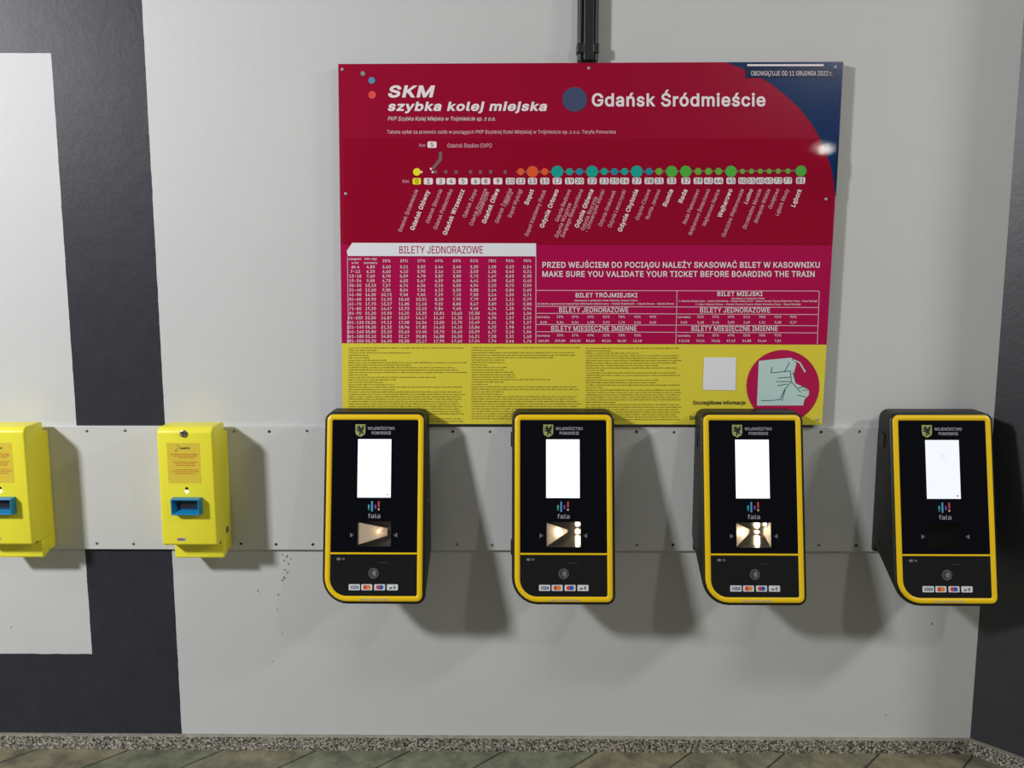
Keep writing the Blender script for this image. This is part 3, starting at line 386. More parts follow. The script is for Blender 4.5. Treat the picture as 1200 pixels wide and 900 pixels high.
def fill(contours, tol):
    """non-zero winding fill of closed contours as horizontal strips of quads"""
    ys = sorted(p[1] for c in contours for p in c); lv = [ys[0]]
    for y in ys[1:]:
        if y-lv[-1] > tol: lv.append(y)
    lv[-1] = max(lv[-1], ys[-1]); fine_ = [lv[0]]
    for a, b_ in zip(lv, lv[1:]):
        n = max(1, int((b_-a)/(tol*6))); fine_ += [a+(b_-a)*k/n for k in range(1, n+1)]
    eds = [(c[k-1], c[k]) for c in contours for k in range(len(c))]
    V = []; F = []
    for y0, y1 in zip(fine_, fine_[1:]):
        ym = (y0+y1)/2; cr = []
        for a, b_ in eds:
            if (a[1] <= ym) != (b_[1] <= ym):
                m_ = (b_[0]-a[0])/(b_[1]-a[1]); lo, hi = min(a[1], b_[1]), max(a[1], b_[1])
                xa = a[0]+m_*(min(max(y0, lo), hi)-a[1]); xb = a[0]+m_*(min(max(y1, lo), hi)-a[1])
                cr.append((a[0]+m_*(ym-a[1]), 1 if b_[1] > a[1] else -1, xa, xb))
        cr.sort(); w_ = 0
        for x_, d_, xa, xb in cr:
            if w_ == 0: st_ = (xa, xb)
            w_ += d_
            if w_ == 0:
                k = len(V); V += [(st_[0], y0), (xa, y0), (xb, y1), (st_[1], y1)]; F.append([k, k+1, k+2, k+3])
    return V, F
def glyph(c, bold=0, tol=.02):
    if (c, bold, tol) in _gc: return _gc[(c, bold, tol)]
    adv, *body = GLYPHS[ord(c)]; cons = []
    for q in body:
        pts = [(q[k]/280., q[k+1]/280.) for k in range(0, len(q), 2)]
        if pts[0] == pts[-1]: pts.pop()
        cons.append(thicken(pts, bold*SIDE) if bold else pts)
    _gc[(c, bold, tol)] = (*fill(cons, tol), adv/280.)
    return _gc[(c, bold, tol)]
def _area(q): return sum(q[k]*q[(k+3) % len(q)]-q[(k+2) % len(q)]*q[k+1] for k in range(0, len(q), 2))
SIDE = 1 if _area(GLYPHS[72][1]) < 0 else -1           # outer contours clockwise: the outside lies to the left
def glyphs(s, bold=0.0, res=3):
    """a line of text as flat faces; capital height = 1, starts at x = 0"""
    x = 0; V = []; F = []; bold = round(bold*1.5, 4)
    for c in s:
        if c == ' ': x += SPACE_ADV/280.+bold; continue
        v, f, adv = glyph(c, bold, .05 if res < 4 else .015); k = len(V)
        V += [(a+x, b) for a, b in v]; F += [[i+k for i in q] for q in f]; x += adv+bold*1.6
    x0 = min(p[0] for p in V); x1 = max(p[0] for p in V)
    return [(a-x0, b) for a, b in V], F, x1-x0

def text2d(s, x, y, h, width=None, align='l', bold=0, ang=0, shear=0, res=3):
    """2-D verts/faces (y up) of text at x, baseline y, cap height h; optional width fits it exactly"""
    v, f, wd = glyphs(s, bold, res)
    kx = width/wd if width else h
    W = kx*wd; ox = {'l': 0, 'c': -W/2, 'r': -W}[align]
    ca, sa = math.cos(ang), math.sin(ang); out = []
    for a, b in v:
        px, py = a*kx+ox+b*h*shear, b*h
        out.append((x+px*ca-py*sa, y+px*sa+py*ca))
    return out, f
def circ(x, y, r, n=20): return [(x+r*math.cos(2*math.pi*i/n), y+r*math.sin(2*math.pi*i/n)) for i in range(n)]

# ------------------------------------------------------------------ the setting
def structure(o): o['kind'] = 'structure'; return o
XC = 1.3885                                             # corner with the angled dark wall
b = MB(); b.box((-3.2, 0, 0), (XC, .2, 3.0), 'wall_paint'); structure(b.build('wall_back'))
s2 = math.sqrt(.5)
def ang(p, q, z):  # along the angled wall: p metres from the corner, q metres out of its face
    return (XC + p*s2 - q*s2, -p*s2 - q*s2, z)
b = MB()
L = .30
e_ = ang(L, 0, 0)
foot = [(XC, 0), e_[:2], (3.2, e_[1]), (3.2, .2), (XC, .2)]
b.loops([[(x, y, 0) for x, y in foot], [(x, y, 3.0) for x, y in foot]], 'dark_wall_paint', True, True)
fix_normals(structure(b.build('wall_right')))
b = MB(); b.add([(-3.2, .1, 0), (4.5, .1, 0), (4.5, -4.5, 0), (-3.2, -4.5, 0)], [(3, 2, 1, 0)], 'stone_floor')
structure(b.build('floor'))
# terrazzo plinth with a narrow mortar ledge on top
BH, BD = .044, .014
t8 = BD*math.tan(math.radians(22.5))
b = MB()
sec = [(0, 0), (BD, 0), (BD, BH-.0015), (BD-.004, BH), (0, BH+.001)]
b.loops([[(-3.2, -d, z) for d, z in sec], [(XC-d*math.tan(math.radians(22.5)), -d, z) for d, z in sec]], 'terrazzo', True, True)
o = b.build('baseboard_back'); fix_normals(structure(o))
b = MB()
def angj(d, p, z): return ang(p if p > 0 else d*math.tan(math.radians(22.5)), d, z)
b.loops([[angj(d, 0, z) for d, z in sec], [angj(d, L, z) for d, z in sec]], 'terrazzo', True, True)
o2 = b.build('baseboard_right'); fix_normals(structure(o2))
for ob in (o, o2):
    ob.data.materials.append(MATS['plinth_ledge'])
    for p in ob.data.polygons:
        if p.normal.z > .15: p.material_index = 1
# flaking paint low on the wall beside the yellow validator
def wallpt(px, py, d=0.0):
    v = fw*FPX + rt*(px-600) + up*(450-py); k = (D-d)/v.y
    return (v.x*k, -d, ZC+v.z*k)
b = MB()
for px, py, r in ((336,652,1.8),(333,657,1.2),(338,661,1.4),(334,668,1.1),(337,671,1.3),(333,677,2.0),(331,680,1.2),(326,697,1.3),(302,692,1.1),(305,695,.8),
                  (325,714,.9),(331,650,1.0),(341,655,.9),(319,775,.8),(1092,731,1.3),(1038,838,.9),(331,742,.8),(13,735,.9)):
    n = 7
    b.add([wallpt(px+r*random.uniform(.5, 1)*math.cos(6.283*i/n), py+1.25*r*random.uniform(.5, 1)*math.sin(6.283*i/n), .0006) for i in range(n)], [tuple(range(n))[::-1]], 'mid_mark')
sc = b.build('flaked_paint_specks', bpy.data.objects['wall_back'])

# ------------------------------------------------------------------ metal mounting panel
PZ0, PZ1, PD = ZC-.7975, ZC-.4205, .012
r = thing('mounting_panel', (0, 0, PZ0), 'long pale grey metal mounting panel screwed along the wall behind all the validators', 'panel')
b = MB(); b.box((-3.1, -PD, 0), (1.22, -.0002, PZ1-PZ0), 'panel_metal'); b.build('sheet', r, bevel=.0012)
dx = .1083
xs = []
x = -1.391-15*dx
while x < 1.2:
    xs.append(x); x += dx
def screw_bm(b, x, y, z, rad, m='screw_metal', h=.0022, axis='y', n=12):
    ls = []
    for q, hh in ((1, 0), (1, .4), (.72, .85), (.35, 1)):
        ls.append([(x+rad*q*math.cos(6.283*i/n), y-h*hh, z+rad*q*math.sin(6.283*i/n)) for i in range(n)])
    b.loops(ls, m, False, True)
units = [(-.412, .146), (.120, .146), (.652, .146), (1.184, .146), (-.948, .088), (-1.482, .088)]
for i, x in enumerate(xs):
    if any(abs(x-c) < h_+.006 for c, h_ in units): continue
    for zz in (1.0155-1.45+ZC-PZ0, .671-1.45+ZC-PZ0+(.0)):
        xx = x+random.uniform(-.003, .003)+(0 if zz > .2 else .001*i/4)
        b = MB(); screw_bm(b, xx, -PD, zz+random.uniform(-.0015, .0015), .0042, 'screw_metal' if (i < 18 and zz > .2) or random.random() < .55 else 'dark_fastener')
        b.build('screw', r)

# ------------------------------------------------------------------ cable trunking above the poster
r = thing('cable_trunking', (.1845, 0, ZC+.630), 'vertical black plastic cable trunking running down the wall to the top of the poster', 'cable trunking')
b = MB(); H_ = 3.0-(ZC+.630)
b.box((-.0285, -.020, -.02), (.0285, -.0005, H_), 'conduit_plastic'); b.build('back_channel', r, bevel=.002)
b = MB(); b.box((-.0125, -.033, -.0205), (.0165, -.0202, H_), 'conduit_plastic'); b.build('cover', r, bevel=.003)
for x in (-.0212, .0235):
    b = MB(); n = 12; rad = .0052
    b.loops([[(x+rad*math.cos(6.283*i/n), -.0245+rad*math.sin(6.283*i/n), z) for i in range(n)] for z in (-.0204, H_)], 'rubber_grey', True, True)
    b.build('cable', r, auto=40)
for x0, x1 in ((-.0315, -.010), (.013, .0305)):
    b = MB(); b.box((x0, -.0345, -.002), (x1, -.0005, .024), 'conduit_plastic'); b.build('clip', r, bevel=.003)

# ------------------------------------------------------------------ the fare poster
PDEP = .0275
def bump_off(px, py):   # blister shaped into the laminated middle sheet's upper right to catch lamp glare
    return .0085*math.exp(-((px-962)/46)**2-((py-193)/23)**2)
def PW(px, py, off=0.0, blister=True):
    q = wallpt(px, py, PDEP)
    o = off+(bump_off(px, py) if blister else 0)
    return (q[0]-PX, q[1]-o, q[2]-PZ)
pc = wallpt(682, 497.5, PDEP); PX, PZ = pc[0], pc[2]
r = poster = thing('fare_poster', (PX, 0, PZ), 'large crimson and yellow rail fare board with route line and price tables above the validators', 'poster')
TL, TR, BR, BL = (396.3, 75.0), (988.3, 72.2), (963.2, 497.8), (401.6, 496.6)
def edge_l(y): return TL[0]+(BL[0]-TL[0])*(y-TL[1])/(BL[1]-TL[1]) + (1.2 if 160 < y < 330 else 0)*0
def edge_r(y): return TR[0]+(BR[0]-TR[0])*(y-TR[1])/(BR[1]-TR[1])
fr = [PW(*p, blister=False) for p in (TL, TR, BR, BL)]
b = MB()
b.loops([[(p[0], -.0004, p[2]) for p in fr], [(p[0], p[1], p[2]) for p in fr]], 'foam_edge', True, False)
b.add([PW(*TL, 0, False), PW(*TR, 0, False), PW(edge_r(288), 288, 0, False), PW(edge_l(286), 286, 0, False)], [(3, 2, 1, 0)], 'crimson_print')
b.add([PW(edge_l(286), 286, 0, False), PW(edge_r(288), 288, 0, False), PW(edge_r(404), 404, 0, False), PW(edge_l(402.3), 402.3, 0, False)], [(3, 2, 1, 0)], 'magenta_print')
b.add([PW(edge_l(402.3), 402.3, 0, False), PW(edge_r(404), 404, 0, False), PW(*BR, 0, False), PW(*BL, 0, False)], [(3, 2, 1, 0)], 'yellow_print')
fix_normals(b.build('board', r))

class PB(MB):
    """prints on the poster, laid out on the board's own face"""
    def poly(s, pts, m, off=.0008):
        k = [PW(x, y, off) for x, y in pts]
        a = sum(pts[i][0]*pts[(i+1) % len(pts)][1]-pts[(i+1) % len(pts)][0]*pts[i][1] for i in range(len(pts)))
        s.add(k, [tuple(range(len(k))) if a < 0 else tuple(range(len(k)))[::-1]], m)
    def rect(s, x0, y0, x1, y1, m, off=.0008): s.poly([(x0, y0), (x1, y0), (x1, y1), (x0, y1)], m, off)
    def dot(s, x, y, r, m, off=.001, n=24): s.poly(circ(x, y, r, n), m, off)
    def rrect(s, x0, y0, x1, y1, rad, m, off=.0009):
        s.poly([(x, y0+y1-z) for x, z in rr(x0, x1, y0, y1, rad, rad, rad, rad, 3)], m, off)
    def txt(s, t, x, y, h, m, off=.0011, **k):
        v, f = text2d(t, x, -y, h, **k)
        s.add([PW(a, -c, off) for a, c in v], f, m)
    def line(s, p, q, w_, m, off=.001):
        n = max(1, int(math.hypot(q[0]-p[0], q[1]-p[1])/8)); p0, q0 = Vector(p), Vector(q)
        d = (q0-p0).normalized()*w_/2
        for i in range(n):
            a, c = p0.lerp(q0, i/n), p0.lerp(q0, (i+1)/n)
            s.poly([(a.x-d.y, a.y+d.x), (c.x-d.y, c.y+d.x), (c.x+d.y, c.y-d.x), (a.x+d.y, a.y-d.x)], m, off)

# blue corner
b = PB()
arc = [(851, 73), (868, 79.5), (890, 90), (906, 100), (922, 113), (937, 127), (948, 141), (956, 153), (962, 166), (968, 182), (973, 199), (977, 217), (979.7, 231)]
cp = [PW(x, y, .0003, False) for x, y in [(988.1, 72.4)]+arc[::-1]+[(851.5, 73)]]
b.add(cp, [(0, k+1, k) for k in range(1, len(cp)-1)], 'blue_print')
b.build('blue_corner', r)
# middle sheet with the glare-catching blister
ny = 34
def arc_x(y):
    for (xa, ya), (xb, yb) in zip(arc, arc[1:]):
        if ya <= y <= yb: return xa+(xb-xa)*(y-ya)/(yb-ya)
    return 1e9
b = MB()
for n_, part in ((90, 0), (10, 1)):
    vv = []
    for j in range(ny+1):
        y = 162.5+(286.6-162.5)*j/ny; xe = edge_r(y)-3.0; xm = min(arc_x(y), xe)
        x0, x1 = (edge_l(y)+5.0, xm) if part == 0 else (xm, xe)
        vv += [PW(x0+(x1-x0)*i/n_, y, .0006) for i in range(n_+1)]
    b.add(vv, [(j*(n_+1)+i, (j+1)*(n_+1)+i, (j+1)*(n_+1)+i+1, j*(n_+1)+i+1) for j in range(ny if part == 0 else 18) for i in range(n_)], ('crimson_sheet', 'blue_sheet')[part])
o = b.build('laminated_sheet', r, smooth=True)
b = PB()
b.rect(875.5, 75.4, 965, 77.6, 'white_print', .0012)
b.rect(873.5, 78.6, 981, 91.4, 'navy_print', .0010)
b.build('date_strip', r)
b = PB(); b.txt('OBOWIĄZUJE OD 11 GRUDNIA 2022 r.', 880, 88.6, 5.2, 'white_print', .0014, width=95)
b.build('date_lettering', r)
# title block
b = PB()
b.dot(425.3, 86.3, 2.7, 'sage_print'); b.dot(435.7, 94.3, 3.9, 'sky_print'); b.dot(436.2, 111.3, 4.5, 'coral_print')
b.build('logo_dots', r)
b = PB()
b.txt('SKM', 454, 113.6, 12.6, 'white_print', width=53, bold=.04, shear=.22, res=5)
b.txt('szybka kolej miejska', 454, 129.5, 9.6, 'white_print', width=186, bold=.04, shear=.22, res=4)
b.build('logo_lettering', r)
b = PB()
b.txt('PKP Szybka Kolej Miejska w Trójmieście sp. z o.o.', 454.5, 141.4, 4.6, 'white_print', width=126, shear=.2)
b.build('operator_lettering', r)
b = PB()
b.txt('Tabela opłat za przewóz osób w pociągach PKP Szybkiej Kolei Miejskiej w Trójmieście sp. z o.o. Taryfa Pomorska', 453.5, 156.6, 4.0, 'pink_print', width=268, bold=.008)
b.build('tariff_lettering', r)
b = PB(); b.dot(673.4, 116.6, 14.4, 'slate_print', .001, 40); b.build('title_disc', r)
b = PB(); b.txt('Gdańsk Śródmieście', 693.5, 124.2, 14.2, 'white_print', width=203.5, bold=.028, res=5); b.build('station_title', r)

# route line
CY, BY = 201.3, 212.2
st = [(0,488.5,'Gdańsk Śródmieście',0,223),(1,502,'Gdańsk Główny',1,224),(2,516.5,'Gdańsk Stocznia',0,223),(4,528.7,'Gdańsk Politechnika',0,223),
 (5,542.7,'Gdańsk Wrzeszcz',1,223),(6,557.3,'Gdańsk Zaspa',0,223),(8,569.2,'Gdańsk Przymorze',0,222),(9,583.4,'Gdańsk Oliwa',1,222.5),
 (10,598,'Gdańsk Żabianka',0,222),(12,610.2,'Sopot Wyścigi',0,223),(13,624,'Sopot',1,223),(15,638.4,'Sopot Kamienny Potok',0,223.5),
 (17,653,'Gdynia Orłowo',1,223),(19,667.4,'Gdynia Redłowo',0,223),(20,679,'',0,223),(22,693.8,'Gdynia Główna',1,223),
 (23,708,'',0,223),(25,720,'Gdynia Grabówek',0,224),(26,731.8,'Gdynia Leszczynki',0,223.5),(27,746.2,'Gdynia Chylonia',1,223),
 (28,760.6,'Gdynia Cisowa',0,223),(31,772.2,'Rumia Janowo',0,223),(33,787,'Rumia',1,223),(37,803.6,'Reda',1,223),
 (39,818,'Reda Pieleszewo',0,223),(42,830.2,'Wejherowo Śmiechowo',0,222.5),(44,842,'Wejherowo Nanice',0,223),(45,856.5,'Wejherowo',1,222.5),
 (50,870,'Gościcino Wejherowskie',0,222.5),(55,880.4,'Luzino',.5,222.5),(60,890.8,'Strzebielino Morskie',0,222.5),(65,901,'Bożepole Wielkie',0,222.5),
 (72,911.5,'Godętowo',0,222),(77,922.7,'Lębork Mosty',0,222.5),(81,937.6,'Lębork',1,222.5)]
def bary(x): return BY-(x-600)*.0016
b = PB()
b.line((605, CY+.1), (650, CY), 2.2, 'grey_print'); b.line((650, CY), (938, CY-1.0), 2.0, 'grey_print')
b.build('route_line', r); b = PB()
b.poly([(514.3, 178), (518, 178), (518, 187.5), (508.4, 198.6), (504.6, 198.0), (514.3, 186)], 'grey_print')
b.build('branch_line', r)
for x in (510.5, 522.5, 534.6, 551.4, 563, 575, 592):
    b = PB(); b.rect(x-1.8, CY-1.8, x+1.8, CY+2.0, 'grey_print'); b.build('stop_mark', r)
for x, y in ((505, 198), (507, 201.7), (494, 201.7)):
    b = PB(); b.dot(x, y, 1.3, 'white_print', .0012); b.build('junction_dot', r)
rads = {0: 4.4, 13: 6.7, 17: 6.9, 22: 6.9, 27: 6.9, 33: 6.7, 37: 6.7, 45: 6.7, 81: 6.3}
for km, x, nm, bo, ty in st:
    if km == 0 or km >= 12:
        c = 'sun_print' if km == 0 else 'orange_print' if km < 17 else 'teal_print' if km < 28 and km not in (20, 25) else 'bluegreen_print' if km < 31 else 'green_print' if km in rads else 'lime_print'
        b = PB(); b.dot(x, bary(x)-10.9, rads.get(km, 3.0 if km >= 50 else 4.1), c, .0013, 28); b.build('station_dot', r)
def badge(b, c2):
    o_ = b.build('distance_badge', r); c2.build('numeral', o_)
for km, x, nm, bo, ty in st:
    b = PB(); c2 = PB()
    hw = 5.3 if km not in (0,) else 4.9
    if km >= 50 and km < 81: hw = 4.9
    y = bary(x)
    b.rrect(x-hw, y-3.7, x+hw, y+3.9, 1.7, 'sun_print' if km == 0 else 'white_print', .0012)
    c2.txt(str(km), x, y+2.5, 5.0, 'dark_ink', .0016, align='c', bold=.004)
    badge(b, c2)
b = PB(); c2 = PB()
b.rrect(501, 165.8, 511.6, 173.4, 1.7, 'white_print', .0012); c2.txt('5', 506.3, 172.1, 5.0, 'dark_ink', .0016, align='c')
badge(b, c2)
b = PB()
b.txt('Km', 491.5, 172.2, 3.6, 'pink_print', .0013, width=7); b.txt('Km', 472, 214.3, 3.6, 'pink_print', .0013, width=7)
b.txt('Gdańsk Stadion EXPO', 524.3, 172.9, 4.6, 'pink_print', .0013, width=52)
b.build('branch_lettering', r)
A = math.radians(68)
lens = {0:53,1:50,2:42,4:50,5:57,6:35,8:46,9:43,10:43,12:35,13:19,15:58,17:48,19:40,22:48,25:45,26:47,27:53,28:38,31:37,33:21,37:16.5,39:43,42:58,44:46,45:35.5,50:60,55:18,60:50,65:42,72:25,77:33,81:22}
for km, x, nm, bo, ty in st:
    if nm: b = PB(); b.txt(nm, x+1.8, ty, 4.9 if bo == 1 else 4.4, 'white_print' if bo else 'pink_print', .0013, width=lens[km], align='r', bold=.03*bo, ang=A); b.build('station_name', r)
for nm, x, ty, ln in (('-Uniwersytet', 573.4, 225.5, 31), ('-AWFiS', 601.3, 225.5, 18), ('Gdynia Wzgórze', 669.8, 239, 43), ('Świętego Maksymiliana', 683.2, 223, 60),
                      ('Gdynia Stocznia', 700, 231.5, 42), ('- Uniwersytet Morski', 708.8, 223.5, 53)):
    b = PB(); b.txt(nm, x, ty, 4.4, 'pink_print', .0013, width=ln, align='r', ang=A); b.build('station_name', r)

# single ticket price table
b = PB(); b.poly([(413, 284.6), (628, 285.2), (628, 300.4), (407.5, 300.0), (406.5, 294)], 'white_bright', .0014); b.build('table_heading_band', r)
b = PB()
b.txt('BILETY JEDNORAZOWE', 468, 297.0, 8.6, 'crimson_ink', .0018, width=98, bold=.004, res=4)
b.build('table_heading', r)
kms = ['do 6','7-12','13-18','19-24','25-30','31-40','41-50','51-60','61-70','71-80','81-90','91-100','101-120','121-140','141-160','161-180','181-200']
base = [4.80,6.20,7.60,9.00,10.10,12.00,14.30,15.90,17.70,19.30,21.20,22.50,25.50,28.30,30.80,33.10,35.20]
pcs = [25,33,37,49,50,51,78,93,95]
cx = [416.5, 434.5, 453, 473.5, 493.8, 514.5, 535.5, 555.8, 576.8, 597.5, 618]
def pl(v): return ('%.2f' % v).replace('.', ',')
b = PB()
b.txt('odległość', 416, 304.6, 2.4, 'white_print', .0012, align='c', width=15, bold=.01); b.txt('w km', 416, 309.2, 2.4, 'white_print', .0012, align='c', bold=.01)
b.txt('bez ulgi', 434.5, 304.4, 2.4, 'white_print', .0012, align='c', width=14, bold=.01); b.txt('normalny', 434.5, 309.2, 2.4, 'white_print', .0012, align='c', width=16, bold=.01)
for i, p in enumerate(pcs): b.txt('%d%%' % p, cx[i+2], 307.2, 3.1, 'white_print', .0012, align='c', bold=.01, res=2)
for k in range(17):
    y = 314.3+k*5.43
    b.txt(kms[k], cx[0], y, 3.2, 'white_print', .0012, align='c', bold=.012, res=2)
    b.txt(pl(base[k]), cx[1], y, 3.2, 'white_print', .0012, align='c', bold=.012, res=2)
    for i, p in enumerate(pcs):
        b.txt(pl(int(base[k]*(100-p)+1e-6)/100), cx[i+2], y, 3.2, 'white_print', .0012, align='c', bold=.012, res=2)
b.build('fare_table_numerals', r)
for p, q, wd in [((407.3, 301), (408.6, 402), .8), ((628, 285), (628, 402.6), .9), ((793.3, 341), (792, 402.9), .8), ((960, 341.5), (957.6, 403.2), .8)] + \
        [((628, y0), (xr, y0+(1.4 if y0 > 342 else .8)), .8) for y0, xr in ((340.3, 959.5), (359.0, 959), (367.2, 958.8), (380.3, 958.3), (388.7, 958))]:
    b = PB(); b.line(p, q, wd, 'pink_print'); b.build('table_rule', r)
b = PB()
b.txt('PRZED WEJŚCIEM DO POCIĄGU NALEŻY SKASOWAĆ BILET W KASOWNIKU', 635.5, 313.6, 6.4, 'white_print', .0012, width=325, bold=.022, res=4)
b.txt('MAKE SURE YOU VALIDATE YOUR TICKET BEFORE BOARDING THE TRAIN', 635.5, 324.3, 6.4, 'white_print', .0012, width=319, bold=.022, res=4)
b.build('validate_notice', r)
b = PB()
b.txt('BILET TRÓJMIEJSKI', 674.5, 348.4, 4.9, 'white_print', .0012, width=72.5, bold=.02)
b.txt('BILET MIEJSKI', 840.5, 346.8, 4.9, 'white_print', .0012, width=53, bold=.02)
b.txt('obowiązuje w granicach miast: Gdańska, Sopotu i Gdyni', 673, 353.0, 2.0, 'white_print', .0012, width=74, res=2, bold=.01)
b.txt('na odcinku ograniczonym stacjami/przystankami: Gdańsk Lipce - Gdańsk Śródmieście - Gdynia Cisowa - Gdańsk Osowa', 629.7, 356.9, 2.0, 'white_print', .0012, width=160, res=2, bold=.01)
b.txt('obowiązuje w granicach miasta:', 857, 350.5, 1.7, 'white_print', .0012, width=39, res=2, bold=.01)
b.txt('1. Gdańska (Gdańsk Lipce - Gdańsk Śródmieście - Gdańsk Stadion EXPO - Gdańsk Osowa) i Sopotu (Sopot Kam. Potok - Sopot Wyścigi)', 795.5, 353.7, 1.9, 'white_print', .0012, width=162, res=2, bold=.01)
b.txt('2. Gdyni (Gdynia Orłowo - Gdynia Cisowa) i Sopotu (Sopot Kamienny Potok - Sopot Wyścigi)', 815, 357.5, 1.9, 'white_print', .0012, width=123, res=2, bold=.01)
b.txt('BILETY JEDNORAZOWE', 655.3, 366.0, 5.6, 'white_print', .0012, width=81, bold=.012)
b.txt('BILETY JEDNORAZOWE', 820.3, 366.2, 5.6, 'white_print', .0012, width=82, bold=.012)
b.txt('BILETY MIESIĘCZNE IMIENNE', 646, 387.6, 5.6, 'white_print', .0012, width=100, bold=.012)
b.txt('BILETY MIESIĘCZNE IMIENNE', 810.3, 387.8, 5.6, 'white_print', .0012, width=101, bold=.012)
for x0, f1, f2 in ((637, 8.0, 164.0), (801.5, 5.5, 112.0)):
    dxs = [0, 19.3, 37, 55, 73.5, 91.5, 110, 128]
    for row, (f_, yy, n) in enumerate(((f1, 372.6, 8), (f2, 394.2, 7))):
        b.txt('normalny', x0, yy+row*.3, 2.3, 'white_print', .0012, align='c', width=15, res=2, bold=.01)
        b.txt(pl(f_), x0, yy+6.4, 2.6, 'white_print', .0012, align='c', res=2, bold=.01)
        for i, p in enumerate([33, 37, 49, 51, 78, 93, 95][:n-1]):
            b.txt('%d%%' % p, x0+dxs[i+1], yy, 2.6, 'white_print', .0012, align='c', res=2, bold=.01)
            b.txt(pl(int(f_*(100-p)+1e-6)/100), x0+dxs[i+1], yy+6.4, 2.6, 'white_print', .0012, align='c', res=2, bold=.01)
b.build('city_fare_tables', r)

# small print: illegible rows of tiny characters
def small_print(x0, x1, y0, y1, n, seed):
    rnd = random.Random(seed); b = PB()
    for k in range(n):
        y = y0+(y1-y0)*k/(n-1)
        full = rnd.choice([1, 1, 1, .97, .94, .55, .4, .75, .15, .3]) if k > 1 else (1, .22)[k]
        if k > n*.55: full = rnd.choice([1, 1, .98, .96, .3])
        x = x0; end = x0+(x1-x0)*full
        while x < end:
            wl = rnd.randint(2, 9)
            for c in range(wl):
                wd = rnd.uniform(.35, .8); hh = rnd.choice([.8, .8, 1.15, .8, 1.3])
                b.rect(x, y-hh, x+wd, y+.05, 'olive_ink', .0007)
                x += wd+.24
            x += .75
    return b.build('small_print_column', r)
small_print(408.5, 541, 408.3, 494, 31, 1); small_print(552.5, 676, 408.0, 491, 30, 2); small_print(686.5, 796, 408.6, 492, 30, 3)
b = PB(); b.poly([(824.8, 418.6), (862.6, 419.0), (861.8, 457.4), (823.6, 456.8)], 'white_bright', .0012); b.build('blank_white_sticker', r)
b = PB(); b.txt('Szczegółowe informacje', 812, 473.8, 4.2, 'dark_ink', .0012, width=61.5, bold=.02); b.txt('Infolinia', 808, 491.5, 4.2, 'dark_ink', .0012, width=22, bold=.02); b.build('information_lettering', r)
b = PB()
b.dot(917.3, 452.6, 42.6, 'crimson_ink', .0010, 64); b.build('map_disc', r)
b = PB()
b.poly([(889, 423), (902, 421.5), (917, 420), (927, 419.2), (933, 426), (930, 438), (932, 449), (938, 452), (948, 457), (947.5, 463), (942.5, 468), (941, 475), (886.8, 475.2)], 'map_land', .0014)
for p, q in (((903.5,437),(926,434.5)),((905,430),(903,437)),((925,424.5),(919,436)),((926,434.5),(927,447)),((927,447),(938,459.5)),((927,447),(919,457)),
             ((919,457),(914,468)),((914,468),(907,469)),((907,469),(892,469.5)),((922,450),(911,452)),((911,443),(926,442)),((909,447),(925,447)),((920,456),(916,470)),((935,455),(946,452)),((934,463),(944,465)),((929,436),(932,447))):
    b.line(p, q, .8, 'map_ink', .0017)
b.line((928, 421), (937, 425), 1.6, 'map_land', .0014); b.line((937, 425), (943.5, 436), 1.8, 'map_land', .0014)
b.txt('Gdynia', 940, 457.8, 1.8, 'map_ink', .0017, res=2)
b.build('route_map', r)
for px, py in ((401.3, 81.5), (690, 80), (979, 78.6), (405.3, 227), (967.8, 233.5), (957.5, 491.2), (408, 489)):
    q = PW(px, py, .001); b = MB(); screw_bm(b, q[0], q[1], q[2], .0042, 'pale_mark', .002); b.build('screw', r)

# ------------------------------------------------------------------ smart-card validators
ZT, ZB, DT, DB = -.371, -.884, .095, .195
Y0 = .0132
def dep(z): return DT+(DB-DT)*(ZT-z)/(ZT-ZB)
def FP(u, z, off=0.0):              # a point on the sloping front; off = metres proud of it
    n = Vector((0, -1, (DB-DT)/(ZT-ZB))).normalized()
    return (u+0*n.x, -(dep(z))+off*n.y+Y0, z+.893+off*n.z)
class FB(MB):
    def poly(s, pts, m, off=.003):
        a = sum(pts[i][0]*pts[(i+1) % len(pts)][1]-pts[(i+1) % len(pts)][0]*pts[i][1] for i in range(len(pts)))
        s.add([FP(u, z, off) for u, z in pts], [tuple(range(len(pts))) if a > 0 else tuple(range(len(pts)))[::-1]], m)
    def rect(s, x0, z0, x1, z1, m, off=.003): s.poly([(x0, z0), (x1, z0), (x1, z1), (x0, z1)], m, off)
    def rrect(s, x0, z0, x1, z1, r_, m, off=.003): s.poly(rr(x0, x1, z0, z1, r_, r_, r_, r_, 4), m, off)
    def dot(s, x, z, r_, m, off=.0032, n=20): s.poly(circ(x, z, r_, n), m, off)
    def txt(s, t, x, z, h, m, off=.0034, **k):
        v, f = text2d(t, x, z, h, **k); s.add([FP(a, c, off) for a, c in v], f, m)
    def arcs(s, x, z, rs, a0, a1, w_, m, off=.0034):
        for rad in rs:
            n = 8; P = [(x+rad*math.cos(math.radians(a0+(a1-a0)*i/n)), z+rad*math.sin(math.radians(a0+(a1-a0)*i/n))) for i in range(n+1)]
            Q = [(x+(rad+w_)*math.cos(math.radians(a0+(a1-a0)*i/n)), z+(rad+w_)*math.sin(math.radians(a0+(a1-a0)*i/n))) for i in range(n+1)]
            for i in range(n): s.poly([P[i], P[i+1], Q[i+1], Q[i]], m, off)
def outline(ins, z0=ZB, base=(.017, .017, .017, .066), n=8):
    t_ = [max(.0012, q-ins) for q in base]
    return rr(-.137+ins, .137-ins, z0+ins, ZT-ins, *t_, n)

